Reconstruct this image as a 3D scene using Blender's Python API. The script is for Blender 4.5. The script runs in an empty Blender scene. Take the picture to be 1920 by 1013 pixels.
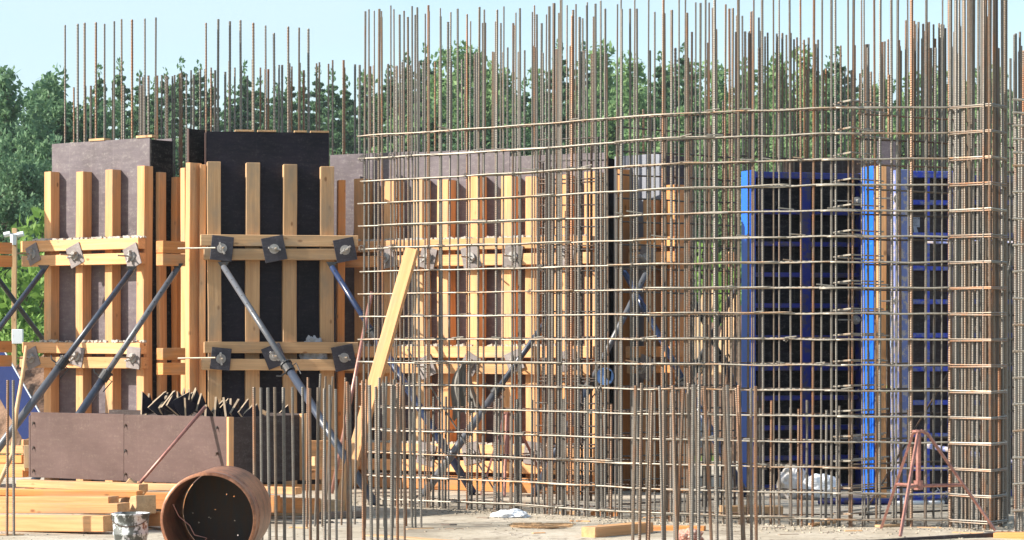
import bpy, bmesh, math, random
from mathutils import Vector, Matrix, noise
random.seed(7)
R = math.radians
S = bpy.context.scene
C = S.collection
F = 4800.0      # focal length in photo pixels (90 mm on a 1920 px wide frame)
H = 1.45        # camera height
HY = 640.0      # photo row of the horizon

def at(px, D, py=None):
    """photo column (+row) at distance D -> world point"""
    return Vector(((px-960)*D/F, D, 0 if py is None else H-(py-HY)*D/F))
def gnd(px, py):
    return at(px, F*H/(py-HY))
def zz(py, D): return H-(py-HY)*D/F

# ------------------------------------------------------------------ materials
def newmat(name):
    m = bpy.data.materials.new(name); m.use_nodes = True
    nt = m.node_tree; nt.nodes.clear()
    o = nt.nodes.new('ShaderNodeOutputMaterial'); b = nt.nodes.new('ShaderNodeBsdfPrincipled')
    nt.links.new(b.outputs[0], o.inputs[0])
    return m, nt, b
def nd(nt, t, **k):
    n = nt.nodes.new(t)
    for a, v in k.items():
        if a in n.inputs.keys(): n.inputs[a].default_value = v
        else: setattr(n, a, v)
    return n
def coords(nt, kind='Object', scale=(1,1,1), rnd=True):
    if kind == 'World':
        g = nd(nt, 'ShaderNodeNewGeometry'); src = g.outputs['Position']
    else:
        g = nd(nt, 'ShaderNodeTexCoord'); src = g.outputs[kind]
    mp = nd(nt, 'ShaderNodeMapping'); mp.inputs['Scale'].default_value = scale
    nt.links.new(src, mp.inputs['Vector'])
    if rnd:
        oi = nd(nt, 'ShaderNodeObjectInfo'); mu = nd(nt, 'ShaderNodeMath', operation='MULTIPLY'); mu.inputs[1].default_value = 57.0
        nt.links.new(oi.outputs['Random'], mu.inputs[0])
        cb = nd(nt, 'ShaderNodeCombineXYZ')
        for i in range(3): nt.links.new(mu.outputs[0], cb.inputs[i])
        nt.links.new(cb.outputs[0], mp.inputs['Location'])
    return mp.outputs[0]
def noi(nt, vec, scale, detail=4, rough=.6):
    n = nd(nt, 'ShaderNodeTexNoise'); n.inputs['Scale'].default_value = scale; n.inputs['Detail'].default_value = detail
    n.inputs['Roughness'].default_value = rough; nt.links.new(vec, n.inputs['Vector']); return n.outputs['Fac']
def ramp(nt, fac, stops):
    r = nd(nt, 'ShaderNodeValToRGB'); e = r.color_ramp.elements
    while len(e) < len(stops): e.new(.5)
    for i, (p, c) in enumerate(stops):
        e[i].position = p; e[i].color = (c, c, c, 1) if isinstance(c, (int, float)) else (*c, 1)
    nt.links.new(fac, r.inputs[0]); return r.outputs[0]
def mix(nt, fac, a, b, mode='MIX'):
    m = nd(nt, 'ShaderNodeMix', data_type='RGBA', blend_type=mode)
    for s, v in ((0, fac), (6, a), (7, b)):
        if isinstance(v, (int, float)): m.inputs[s].default_value = v
        elif isinstance(v, tuple): m.inputs[s].default_value = (*v, 1)
        else: nt.links.new(v, m.inputs[s])
    return m.outputs[2]
def bump(nt, b, h, strength, dist):
    n = nd(nt, 'ShaderNodeBump'); n.inputs['Strength'].default_value = strength; n.inputs['Distance'].default_value = dist
    nt.links.new(h, n.inputs['Height']); nt.links.new(n.outputs[0], b.inputs['Normal'])
def setc(nt, b, col, rough=.7, metal=0, spec=.5):
    if isinstance(col, tuple): b.inputs['Base Color'].default_value = (*col, 1)
    else: nt.links.new(col, b.inputs['Base Color'])
    b.inputs['Roughness'].default_value = rough; b.inputs['Metallic'].default_value = metal
    b.inputs['Specular IOR Level'].default_value = spec

def wood(name, lo, hi, stain=.5):
    m, nt, b = newmat(name)
    v = coords(nt, 'Object', (9, 9, .5)); g = noi(nt, v, 2.2, 5, .65)
    v2 = coords(nt, 'Object', (55, 55, 1.3)); f = noi(nt, v2, 1.5, 3)
    c = ramp(nt, g, [(.3, lo), (.7, hi)])
    c = mix(nt, ramp(nt, f, [(.42, .0), (.75, .45)]), c, tuple(x*.62 for x in lo))
    v3 = coords(nt, 'Object', (1, 1, .55))
    vo = nd(nt, 'ShaderNodeTexVoronoi'); vo.inputs['Scale'].default_value = 7.5; nt.links.new(v3, vo.inputs['Vector'])
    c = mix(nt, ramp(nt, vo.outputs['Distance'], [(.06, .8), (.13, 0.)]), c, (.2, .085, .03))
    d = noi(nt, coords(nt, 'Object', (3, 3, 1.2)), 1.7, 5)
    c = mix(nt, ramp(nt, d, [(.50, 0.), (.70, stain)]), c, (.33, .25, .17))
    oi = nd(nt, 'ShaderNodeObjectInfo')
    hs = nd(nt, 'ShaderNodeHueSaturation')
    mr = nd(nt, 'ShaderNodeMapRange'); mr.inputs[3].default_value = .82; mr.inputs[4].default_value = 1.14
    nt.links.new(oi.outputs['Random'], mr.inputs[0]); nt.links.new(mr.outputs[0], hs.inputs['Value']); nt.links.new(c, hs.inputs['Color'])
    setc(nt, b, hs.outputs[0], .75, 0, .3); bump(nt, b, f, .25, .004)
    return m
WOOD = wood('pine_timber', (.60, .285, .115), (.80, .445, .215), .6)
WOODO = wood('orange_pine_timber', (.56, .21, .06), (.72, .32, .11))  # orange of shaded pine faces put into the wood colour
WOODG = wood('weathered_shaded_timber', (.46, .27, .135), (.64, .41, .22), .8)
EDGE = wood('dirty_plywood_edge', (.26, .19, .13), (.40, .31, .22), .8)
WOODD = wood('dark_timber', (.16, .12, .10), (.26, .20, .16), .6)

def ply(name, a, bcol, smear, amount, rough=.42, spec=.5):
    m, nt, b = newmat(name)
    v = coords(nt, 'Object', (1, 1, 1)); n1 = noi(nt, v, 2.3, 6, .65); n2 = noi(nt, coords(nt, 'Object', (1.2, 1.2, 5)), 6, 6, .7)
    c = ramp(nt, n1, [(.33, a), (.68, bcol)])
    sp = noi(nt, v, 48, 4, .8)
    mk = nd(nt, 'ShaderNodeMath', operation='MULTIPLY')
    nt.links.new(ramp(nt, n2, [(.42, 0.), (.62, 1.)]), mk.inputs[0]); nt.links.new(ramp(nt, sp, [(.5, .15), (.66, 1.)]), mk.inputs[1])
    m2 = nd(nt, 'ShaderNodeMath', operation='MULTIPLY'); m2.inputs[1].default_value = amount; nt.links.new(mk.outputs[0], m2.inputs[0])
    c = mix(nt, m2.outputs[0], c, smear)
    # runs of cement milk down the sheet
    st = noi(nt, coords(nt, 'Object', (26, 26, .55)), 1.3, 3)
    c = mix(nt, ramp(nt, st, [(.62, 0.), (.74, amount*.35)]), c, smear)
    setc(nt, b, c, rough, 0, spec); bump(nt, b, n1, .15, .01)
    return m
PLYL = ply('lilac_film_plywood', (.070, .052, .060), (.135, .108, .125), (.32, .285, .265), .6)
PLYB = ply('black_film_plywood', (.008, .007, .012), (.017, .013, .024), (.10, .09, .09), .35, .5, .18)
PLYP = ply('pink_brown_plywood', (.072, .036, .031), (.110, .062, .055), (.34, .26, .20), .2, .42)
PLYD = ply('dark_brown_plywood', (.035, .024, .022), (.065, .045, .042), (.2, .18, .17), .5, .6, .2)
PLYG = ply('blue_grey_plywood', (.16, .17, .205), (.24, .25, .29), (.3, .3, .3), .5)
BITU = ply('peeling_black_sheet', (.006, .006, .007), (.016, .014, .015), (.22, .2, .18), .35, .8, .1)
GAPSHADE = ply('gap_shade_black', (.004, .004, .004), (.007, .006, .007), (.02, .02, .02), .3, .9, .05)  # near-black colour that paints the shade of the gap

def steel(name, grey, rust, lo, hi, vs=(14, 14, 3.0)):
    m, nt, b = newmat(name)
    n = noi(nt, coords(nt, 'World', vs), 1.0, 5, .7)
    oi = nd(nt, 'ShaderNodeObjectInfo'); ad = nd(nt, 'ShaderNodeMath', operation='ADD')
    mr = nd(nt, 'ShaderNodeMapRange'); mr.inputs[3].default_value = -.12; mr.inputs[4].default_value = .12
    nt.links.new(oi.outputs['Random'], mr.inputs[0]); nt.links.new(mr.outputs[0], ad.inputs[0]); nt.links.new(n, ad.inputs[1])
    c = ramp(nt, ad.outputs[0], [(lo, grey), (hi, rust)])
    f = noi(nt, coords(nt, 'World', (60, 60, 60)), 1.0, 2)
    c = mix(nt, ramp(nt, f, [(.35, .35), (.6, 0.)]), c, (.07, .05, .04))
    setc(nt, b, c, .45, .4)
    return m
BAR = steel('rebar_steel', (.175, .16, .14), (.21, .10, .05), .56, .82)
BARR = steel('rusty_rebar_steel', (.18, .14, .105), (.26, .11, .045), .46, .72)
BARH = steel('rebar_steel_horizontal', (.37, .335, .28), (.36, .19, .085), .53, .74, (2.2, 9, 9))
BARD = steel('dark_rebar_steel', (.06, .055, .052), (.10, .05, .025), .35, .7)  # darker copy of the rebar steel; shade of rear mats put into its colour
RUST = steel('rusted_pipe_steel', (.14, .05, .025), (.44, .19, .10), .38, .62, (7, 7, 7))
REDST = steel('red_oxide_steel', (.33, .14, .115), (.45, .23, .185), .35, .65, (9, 9, 9))

def paint(name, col, wear, wcol, rough=.4, scale=9):
    m, nt, b = newmat(name)
    v = coords(nt, 'Object', (1, 1, 1)); n = noi(nt, v, scale, 6, .7)
    c = mix(nt, ramp(nt, n, [(.66-wear, 0.), (.74-wear, 1.)]), col, wcol)
    n2 = noi(nt, v, 3, 3); c = mix(nt, ramp(nt, n2, [(.4, 0.), (.8, .35)]), c, tuple(x*.5 for x in col))
    setc(nt, b, c, rough); return m
NAVY = paint('navy_sheet_paint', (.003, .018, .11), .03, (.02, .04, .12), .85)
BLUE = paint('blue_paint', (.005, .012, .16), .16, (.05, .04, .06))
BLUEL = paint('sunlit_blue_paint', (.010, .13, .70), .04, (.06, .22, .5))  # lit copy of the frame blue; sunlight put into the paint colour
BLUEW = paint('worn_blue_paint', (.14, .18, .42), .17, (.42, .36, .33), .6, 16)
BLUEM = paint('scuffed_blue_paint', (.022, .05, .48), .18, (.14, .16, .32), .5, 18)
PROP = paint('slate_blue_tube', (.04, .05, .075), .05, (.10, .10, .11), .35)
PROPD = paint('navy_tube', (.02, .035, .09), .05, (.05, .06, .09), .3)
PROPG = paint('grey_tube', (.10, .105, .12), .06, (.08, .07, .07), .38)
BAG = paint('grey_bag', (.35, .36, .40), .12, (.25, .24, .22), .6)
PLATE = ply('steel_plate', (.13, .105, .10), (.25, .21, .20), (.45, .42, .40), .5, .55)
PLATED = ply('dark_plate', (.018, .016, .024), (.05, .042, .055), (.22, .2, .22), .45, .5)
NUT = paint('zinc_nut', (.38, .36, .34), .1, (.24, .19, .15), .35)
BLACK = paint('black_clamp', (.02, .02, .022), .05, (.08, .05, .03), .5)
WHITE = paint('white_plastic', (.72, .74, .78), .08, (.55, .55, .56), .45)
SACK = paint('woven_sack', (.62, .60, .60), .14, (.48, .40, .30), .7, 6)
CLOTH = paint('grey_work_cloth', (.20, .185, .165), .12, (.30, .26, .21), .9, 5)
CONC = ply('rough_concrete', (.33, .30, .26), (.46, .42, .37), (.55, .52, .47), .5, .9)
PAPER = paint('paper', (.50, .52, .58), .03, (.40, .42, .48), .8)
INK = paint('ink', (.05, .06, .12), .0, (.05, .06, .12), .8)
YELL = paint('yellow_print', (.50, .40, .10), .06, (.35, .2, .1), .5)
SKYB = paint('light_blue_print', (.12, .25, .55), .06, (.3, .35, .5), .5)

def leafmat(name, a, bcol, c3):
    m, nt, b = newmat(name)
    n = noi(nt, coords(nt, 'Object', (1, 1, 1)), .9, 3); n2 = noi(nt, coords(nt, 'World', (1, 1, 1)), 5, 2)
    c = ramp(nt, n, [(.35, a), (.65, bcol)]); c = mix(nt, ramp(nt, n2, [(.45, 0.), (.7, .7)]), c, c3)
    setc(nt, b, c, .6, 0, .25)
    b.inputs['Subsurface Weight'].default_value = 0
    tr = nd(nt, 'ShaderNodeBsdfTranslucent'); nt.links.new(c, tr.inputs[0])
    ms = nd(nt, 'ShaderNodeMixShader'); ms.inputs[0].default_value = .38
    o = [x for x in nt.nodes if x.type == 'OUTPUT_MATERIAL'][0]
    nt.links.new(b.outputs[0], ms.inputs[1]); nt.links.new(tr.outputs[0], ms.inputs[2]); nt.links.new(ms.outputs[0], o.inputs[0])
    return m
LEAFC = leafmat('conifer_needles', (.075, .155, .080), (.125, .225, .105), (.16, .26, .13))
LEAFB = leafmat('birch_leaves', (.13, .23, .095), (.20, .32, .13), (.25, .37, .16))
LEAFP = leafmat('poplar_leaves', (.080, .165, .095), (.14, .245, .12), (.19, .30, .15))
LEAFY = leafmat('bush_leaves', (.12, .22, .045), (.20, .34, .07), (.28, .42, .10))
BARK = ply('tree_bark', (.07, .05, .04), (.16, .12, .09), (.25, .22, .2), .4, .9)

def ground_mat():
    m, nt, b = newmat('earth_and_grass')
    n = noi(nt, coords(nt, 'World', (1, 1, 1), False), .35, 6); n2 = noi(nt, coords(nt, 'World', (1, 1, 1), False), 6, 5)
    c = ramp(nt, n, [(.38, (.30, .235, .15)), (.56, (.17, .21, .05)), (.8, (.22, .28, .06))])
    c = mix(nt, ramp(nt, n2, [(.4, .5), (.7, 0.)]), c, (.16, .12, .07))
    setc(nt, b, c, .95, 0, .1); bump(nt, b, n2, .6, .05); return m
def slab_mat():
    m, nt, b = newmat('dusty_concrete')
    w = coords(nt, 'World', (1, 1, 1), False)
    n = noi(nt, w, .9, 6, .65); n2 = noi(nt, w, 14, 5, .7); n3 = noi(nt, w, 90, 3, .8)
    c = ramp(nt, n, [(.34, (.27, .23, .18)), (.47, (.42, .365, .285)), (.66, (.53, .47, .39))])
    c = mix(nt, ramp(nt, n2, [(.34, .55), (.5, 0.)]), c, (.24, .19, .14))
    c = mix(nt, ramp(nt, n3, [(.28, .8), (.42, 0.)]), c, (.16, .12, .09))
    vo = nd(nt, 'ShaderNodeTexVoronoi', feature='DISTANCE_TO_EDGE'); vo.inputs['Scale'].default_value = .55
    wv = nd(nt, 'ShaderNodeVectorMath', operation='ADD'); nt.links.new(w, wv.inputs[0])
    nx = nd(nt, 'ShaderNodeTexNoise'); nx.inputs['Scale'].default_value = 3; nt.links.new(w, nx.inputs['Vector']); nt.links.new(nx.outputs['Color'], wv.inputs[1])
    nt.links.new(wv.outputs[0], vo.inputs['Vector'])
    c = mix(nt, ramp(nt, vo.outputs['Distance'], [(.004, .7), (.012, 0.)]), c, (.17, .13, .1))
    setc(nt, b, c, .92, 0, .15); bump(nt, b, n2, .5, .02); return m
def soil_mat():
    m, nt, b = newmat('dug_soil')
    w = coords(nt, 'World', (1, 1, 1), False); n = noi(nt, w, 2.5, 7, .7)
    c = ramp(nt, n, [(.35, (.11, .065, .045)), (.65, (.27, .17, .115))])
    setc(nt, b, c, .95, 0, .1); bump(nt, b, n, .9, .15); return m
GROUND, SLAB, SOIL = ground_mat(), slab_mat(), soil_mat()

# ------------------------------------------------------------------ object helpers
def tag(o, label=None, cat=None, group=None, kind=None):
    if label: o['label'] = label
    if cat: o['category'] = cat
    if group: o['group'] = group
    if kind: o['kind'] = kind
    return o
def empty(name, loc, rz=0, label=None, cat=None, group=None):
    o = bpy.data.objects.new(name, None); C.objects.link(o); o.location = loc; o.rotation_euler = (0, 0, rz)
    o.empty_display_size = .1
    return tag(o, label, cat, group)
def link(name, me, parent=None, mat=None):
    o = bpy.data.objects.new(name, me); C.objects.link(o)
    if parent: o.parent = parent
    if mat and not me.materials: me.materials.append(mat)
    return o
def mesh(name, vs, fs, mat=None, smooth=False):
    me = bpy.data.meshes.new(name); me.from_pydata([tuple(v) for v in vs], [], fs); me.update()
    if mat: me.materials.append(mat)
    if smooth: me.polygons.foreach_set('use_smooth', [True]*len(me.polygons))
    return me
class MB:
    def __init__(s): s.v = []; s.f = []
    def add(s, vs, fs):
        n = len(s.v); s.v += [Vector(v) for v in vs]; s.f += [tuple(i+n for i in f) for f in fs]; return s
    def box(s, a, b, M=None, ch=0.0):
        (x0, y0, z0), (x1, y1, z1) = a, b
        if ch:
            bm = bmesh.new(); bmesh.ops.create_cube(bm, size=1)
            for v in bm.verts: v.co = Vector((x0+(v.co.x+.5)*(x1-x0), y0+(v.co.y+.5)*(y1-y0), z0+(v.co.z+.5)*(z1-z0)))
            bmesh.ops.bevel(bm, geom=bm.edges[:], offset=ch, segments=1, affect='EDGES', profile=.5)
            bm.verts.index_update(); vs = [v.co.copy() for v in bm.verts]; fs = [tuple(v.index for v in f.verts) for f in bm.faces]; bm.free()
        else:
            vs = [Vector(p) for p in ((x0,y0,z0),(x1,y0,z0),(x1,y1,z0),(x0,y1,z0),(x0,y0,z1),(x1,y0,z1),(x1,y1,z1),(x0,y1,z1))]
            fs = [(0,3,2,1),(4,5,6,7),(0,1,5,4),(1,2,6,5),(2,3,7,6),(3,0,4,7)]
        if M: vs = [M @ v for v in vs]
        return s.add(vs, fs)
    def tube(s, pts, r, n=6, cap=True, rr=None):
        pts = [Vector(p) for p in pts]; N = len(pts); vs = []; up = None
        for i, p in enumerate(pts):
            d = (pts[min(i+1, N-1)]-pts[max(i-1, 0)]).normalized()
            if up is None: up = Vector((0, 0, 1)) if abs(d.z) < .9 else Vector((0, 1, 0))
            a = d.cross(up).normalized(); b = a.cross(d).normalized(); up = b
            q = rr[i] if rr else r
            for k in range(n):
                t = 2*math.pi*k/n; vs.append(p+(a*math.cos(t)+b*math.sin(t))*q)
        fs = [(i*n+k, i*n+(k+1) % n, (i+1)*n+(k+1) % n, (i+1)*n+k) for i in range(N-1) for k in range(n)]
        if cap: fs += [tuple(range(n))[::-1], tuple((N-1)*n+k for k in range(n))]
        return s.add(vs, fs)
    def build(s, name, mat, parent=None, smooth=False):
        return link(name, mesh(name, s.v, s.f, mat, smooth), parent)

_bars = {}
def bar_mesh(L, r, mat, pitch=.018):
    k = (round(L*4)/4, round(r, 4), mat.name, pitch)
    if k in _bars: return _bars[k]
    L = max(k[0], .25); n = 7; vs = []; m = int(L/(pitch/2)); h = L/m
    for i in range(m+1):
        q = r*(1.07 if i % 2 else .95)
        for j in range(n):
            t = 2*math.pi*j/n; vs.append((q*math.cos(t), q*math.sin(t), i*h+.35*r*math.cos(t)*(0 < i < m)))
    fs = [(i*n+j, i*n+(j+1) % n, (i+1)*n+(j+1) % n, (i+1)*n+j) for i in range(m) for j in range(n)]
    fs += [tuple(range(n))[::-1], tuple(m*n+j for j in range(n))]
    _bars[k] = mesh('rebar', vs, fs, mat); return _bars[k]
def bar(name, p0, p1, r, mat, parent=None, pitch=.018):
    p0, p1 = Vector(p0), Vector(p1); d = p1-p0; L = d.length
    me = bar_mesh(L, r, mat, pitch); o = link(name, me, parent)
    q = d.to_track_quat('Z', 'Y'); ql = max(round(L*4)/4, .25)
    o.rotation_mode = 'QUATERNION'; o.rotation_quaternion = q; o.location = p0; o.scale = (1, 1, L/ql)
    return o
def timber(name, p0, p1, w, d, mat, parent=None, roll=0.0, wane=.004):
    """square-sawn length from p0 to p1; its grain follows its own local Z; w sideways, d in depth"""
    p0, p1 = Vector(p0), Vector(p1); v = p1-p0; L = v.length
    bm = bmesh.new(); bmesh.ops.create_cube(bm, size=1)
    for q in bm.verts:
        q.co = Vector((q.co.x*w, q.co.y*d, (q.co.z+.5)*L))
        q.co.x += random.uniform(-1, 1)*.012*w; q.co.y += random.uniform(-1, 1)*.012*d
    seg = max(1, int(L/.35))
    es = [e for e in bm.edges if abs(e.verts[0].co.z-e.verts[1].co.z) > L*.5]
    if seg > 1: bmesh.ops.subdivide_edges(bm, edges=es, cuts=seg-1)
    ph = random.uniform(0, 9); am = random.uniform(.002, .006) if L > 1 else 0
    for q in bm.verts:
        q.co.x += am*math.sin(ph+q.co.z*2.1)+.0025*noise.noise((q.co.x*9, q.co.z*3, ph)); q.co.y += am*.4*math.cos(ph+q.co.z*1.7)
    bmesh.ops.bevel(bm, geom=[e for e in bm.edges if e.calc_face_angle(0) > .8], offset=wane, segments=1, affect='EDGES', profile=.5)
    me = bpy.data.meshes.new(name); bm.to_mesh(me); bm.free(); me.materials.append(mat)
    o = link(name, me, parent); z = v.normalized()
    ref = Vector((0, 0, 1)) if abs(z.z) < .8 else Vector((0, 1, 0))
    # x axis = sideways, y axis = depth / height reference
    if abs(z.z) < .8: y = (ref-z*ref.dot(z)).normalized(); x = y.cross(z)
    else: y = (ref-z*ref.dot(z)).normalized(); x = y.cross(z)
    M = Matrix((x, y, z)).transposed().to_4x4() @ Matrix.Rotation(roll, 4, 'Z')
    M.translation = p0; o.matrix_local = M
    return o

class Frame:
    """a wall line: local x along it, local y into it (away from the camera side), z up"""
    def __init__(s, px, D, rot):
        s.o = at(px, D); s.r = rot; s.T = Vector((math.cos(rot), math.sin(rot), 0)); s.N = Vector((-math.sin(rot), math.cos(rot), 0))
    def lx(s, px, y=0):
        u = (px-960)/F; return (u*(s.o.y+y*s.N.y)-s.o.x-y*s.N.x)/(s.T.x-u*s.T.y)
    def D(s, x, y=0): return s.o.y+x*s.T.y+y*s.N.y
    def lz(s, py, x, y=0): return zz(py, s.D(x, y))

# ------------------------------------------------------------------ setting
g = MB()
n = 24
for i in range(n+1):
    for j in range(n+1): g.v.append(Vector((-300+600*i/n, -30+630*j/n, -.06)))
g.f = [(i*(n+1)+j, (i+1)*(n+1)+j, (i+1)*(n+1)+j+1, i*(n+1)+j+1) for i in range(n) for j in range(n)]
tag(g.build('ground', GROUND), kind='structure')
g = MB(); nx, ny = 120, 120; X0, X1, Y0, Y1 = -9, 9, 14.5, 31
for i in range(nx+1):
    for j in range(ny+1):
        x, y = X0+(X1-X0)*i/nx, Y0+(Y1-Y0)*j/ny
        g.v.append(Vector((x, y, .006*noise.noise((x*1.5, y*1.5, 0))+.004*noise.noise((x*5, y*5, 3)))))
g.f = [(i*(ny+1)+j, (i+1)*(ny+1)+j, (i+1)*(ny+1)+j+1, i*(ny+1)+j+1) for i in range(nx) for j in range(ny)]
k = len(g.v); g.add([(X0, Y0, -.3), (X1, Y0, -.3), (X1, Y1, -.3), (X0, Y1, -.3)], [(0, 3, 2, 1)])
tag(g.build('concrete_slab', SLAB, smooth=True), kind='structure')

def mound(name, cx, cy, rx, ry, h, seed, label=None):
    g = MB(); n = 60
    for i in range(n+1):
        for j in range(n+1):
            u, v = -1+2*i/n, -1+2*j/n; d = math.sqrt(u*u+v*v)
            z = h*max(0, 1-d)**.7*(1+.45*noise.noise((u*2.5+seed, v*2.5, 1)))+.10*noise.noise((u*9+seed, v*9, 4))*(d < 1)+.05*noise.noise((u*30, v*30, seed))*(d < 1)
            g.v.append(Vector((cx+u*rx, cy+v*ry, max(z, 0)-.07 if d < 1 else -.1)))
    g.f = [(i*(n+1)+j, (i+1)*(n+1)+j, (i+1)*(n+1)+j+1, i*(n+1)+j+1) for i in range(n) for j in range(n)]
    return tag(g.build(name, SOIL, smooth=False), kind='structure')
mound('soil_mound', -6.2, 36, 1.7, 3, 1.75, 2)
mound('soil_mound', 3.1, 35, 2.6, 3, 2.0, 7)

# ------------------------------------------------------------------ trees
def leaf_quads(vs, fs, c, n, rad, size, flat=1.0):
    for _ in range(n):
        while True:
            p = Vector((random.uniform(-1, 1), random.uniform(-1, 1), random.uniform(-1, 1)))
            if p.length < 1: break
        p = c+Vector((p.x*rad, p.y*rad, p.z*rad*flat))
        a = Vector((random.gauss(0, 1), random.gauss(0, 1), random.gauss(0, 1))).normalized()
        b = a.orthogonal().normalized(); t = random.uniform(0, 6.28); b = (b*math.cos(t)+a.cross(b)*math.sin(t))
        s = size*random.uniform(.6, 1.3); a, b = a*s, b*s*.55
        k = len(vs); vs += [p-a, p-b*.9, p+a, p+b]; fs.append((k, k+1, k+2, k+3))
def tree_proto(kind, h, w, seed):
    random.seed(seed); tr = MB(); vs = []; fs = []
    bend = random.uniform(-.3, .3)
    tp = [Vector((bend*math.sin(t*2.2)*.4, .2*math.sin(t*3), h*t*(.97 if kind == 'conifer' else .80))) for t in [i/8 for i in range(9)]]
    tr.tube(tp, .1, 7, rr=[.16*h/12*(1-.9*i/8)+.015 for i in range(9)])
    def trunk(t):
        f = t*8; i = min(int(f), 7); return tp[i].lerp(tp[i+1], f-i)
    if kind == 'conifer':
        nb = 92
        for i in range(nb):
            t = .12+.87*(i/nb)**.9; prof = (1-t)**.8*(1+.25*math.sin(t*23+seed)); L = w*prof*random.uniform(.55, 1.15)+.12
            az = i*2.4+random.uniform(-.4, .4); d = Vector((math.cos(az), math.sin(az), random.uniform(-.05, .30)))
            p0 = trunk(t); p1 = p0+d*L
            tr.tube([p0, p1], .02, 4, rr=[.028, .008])
            for q in range(3):
                f = (q+1)/3; c = p0.lerp(p1, f); leaf_quads(vs, fs, c, int(34+42*L*f/w), .10+.23*L*(.6+.4*f), .095, .45)
        leaf_quads(vs, fs, trunk(1)+Vector((0, 0, .1)), 26, .2, .11, 2.2)
    else:
        nb = 40 if kind == 'birch' else 46
        for i in range(nb):
            t = .22+.76*random.random(); az = random.uniform(0, 6.28)
            prof = math.sin(min(1, max(0, (t-.12)/.88))**.75*math.pi)**.6 if kind == 'birch' else (1-t)**.45*min(1, t*2.4)
            L = w*(.35+.65*prof)*random.uniform(.5, 1.08)*(1 if t < .9 else .5)
            d = Vector((math.cos(az), math.sin(az), random.uniform(.35, 1.1))).normalized(); p0 = trunk(t*.86); p1 = p0+d*L
            tr.tube([p0, p0.lerp(p1, .5)+Vector((0, 0, -.1)), p1], .02, 4, rr=[.05, .03, .01])
            for q in range(4):
                c = p1+Vector((random.gauss(0, .3), random.gauss(0, .3), random.gauss(0, .32)))*L*.55
                leaf_quads(vs, fs, c, 100, random.uniform(.32, .62)*w*.36, .09, .8)
        for q in range(12):
            leaf_quads(vs, fs, trunk(.97)+Vector((random.gauss(0, .15), random.gauss(0, .15), random.uniform(-.3, .22)*h*.35)), 60, .34, .11, 1.2)
    random.seed(seed+1)
    return mesh('trunk', tr.v, tr.f, BARK), (vs, fs)
def bush_proto(seed):
    random.seed(seed); tr = MB(); vs = []; fs = []
    for i in range(22):
        az = random.uniform(0, 6.28); d = Vector((math.cos(az)*.75, math.sin(az)*.75, random.uniform(.5, 1.4))); L = random.uniform(.7, 1.6)
        p1 = d*L; tr.tube([(0, 0, 0), p1*.5+Vector((0, 0, .1)), p1], .02, 4, rr=[.03, .02, .006])
        for q in range(3):
            leaf_quads(vs, fs, p1*(.5+.25*q)+Vector((random.gauss(0, .15), random.gauss(0, .15), 0)), 60, .3, .075, .9)
    return mesh('trunk', tr.v, tr.f, BARK), (vs, fs)
protos = {}
for k, kind, h, w, sd, mat in (('c0', 'conifer', 12, 2.3, 11, LEAFC), ('c1', 'conifer', 12, 1.9, 12, LEAFC), ('c2', 'conifer', 12, 2.7, 13, LEAFC),
                               ('b0', 'birch', 12, 2.7, 21, LEAFB), ('b1', 'birch', 12, 2.3, 22, LEAFB), ('b2', 'birch', 12, 3.0, 23, LEAFB),
                               ('p0', 'poplar', 10, 2.4, 31, LEAFP), ('p1', 'poplar', 10, 2.9, 32, LEAFP)):
    t, (v, f) = tree_proto(kind, h, w, sd); protos[k] = (t, mesh('crown', v, f, mat))
for k, sd in (('s0', 41), ('s1', 42)):
    t, (v, f) = bush_proto(sd); protos[k] = (t, mesh('crown', v, f, LEAFY))
TOPS = {}
for k, (t_, c_) in protos.items():
    q = sorted(v.co.z for v in c_.vertices); TOPS[k] = q[int(len(q)*.998)]
random.seed(99)
TL = {'c': ('dark pointed conifer in the forest beyond the building site', 'tree', 'conifers in the forest behind the site'),
      'b': ('light green rounded broadleaf tree in the forest behind the rebar', 'tree', 'broadleaf trees in the forest behind the site'),
      'p': ('large blue-green poplar at the left edge of the forest', 'tree', 'poplars at the left of the forest'),
      's': ('bright yellow-green bush in sun at the foot of the forest', 'bush', 'sunlit bushes below the forest')}
def tree(k, px, D, top_py, base=0, wide=1.0):
    kind = k[0]; hh = TOPS[k]
    s = (zz(top_py, D)-base)/hh; lab, cat, grp = TL[kind]
    o = empty({'c': 'conifer_tree', 'b': 'broadleaf_tree', 'p': 'poplar_tree', 's': 'bush'}[kind], at(px, D)+Vector((0, 0, base-.06)), random.uniform(0, 6.28), lab, cat, grp)
    sw = s*wide; o.scale = (sw, sw, s)
    link('trunk', protos[k][0], o); link('crown', protos[k][1], o)
rt = random.uniform
# big trees at the left
for px, D, top in ((-40, 72, 150), (18, 70, 128), (60, 76, 165), (88, 73, 133), (105, 80, 150), (-5, 84, 120)): tree(random.choice(('p0', 'p1')), px, D, top+10, wide=.92)
for px, D, top in ((40, 66, 250), (85, 64, 268), (0, 62, 260)): tree('p1', px, D, top, wide=.8)
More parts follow.
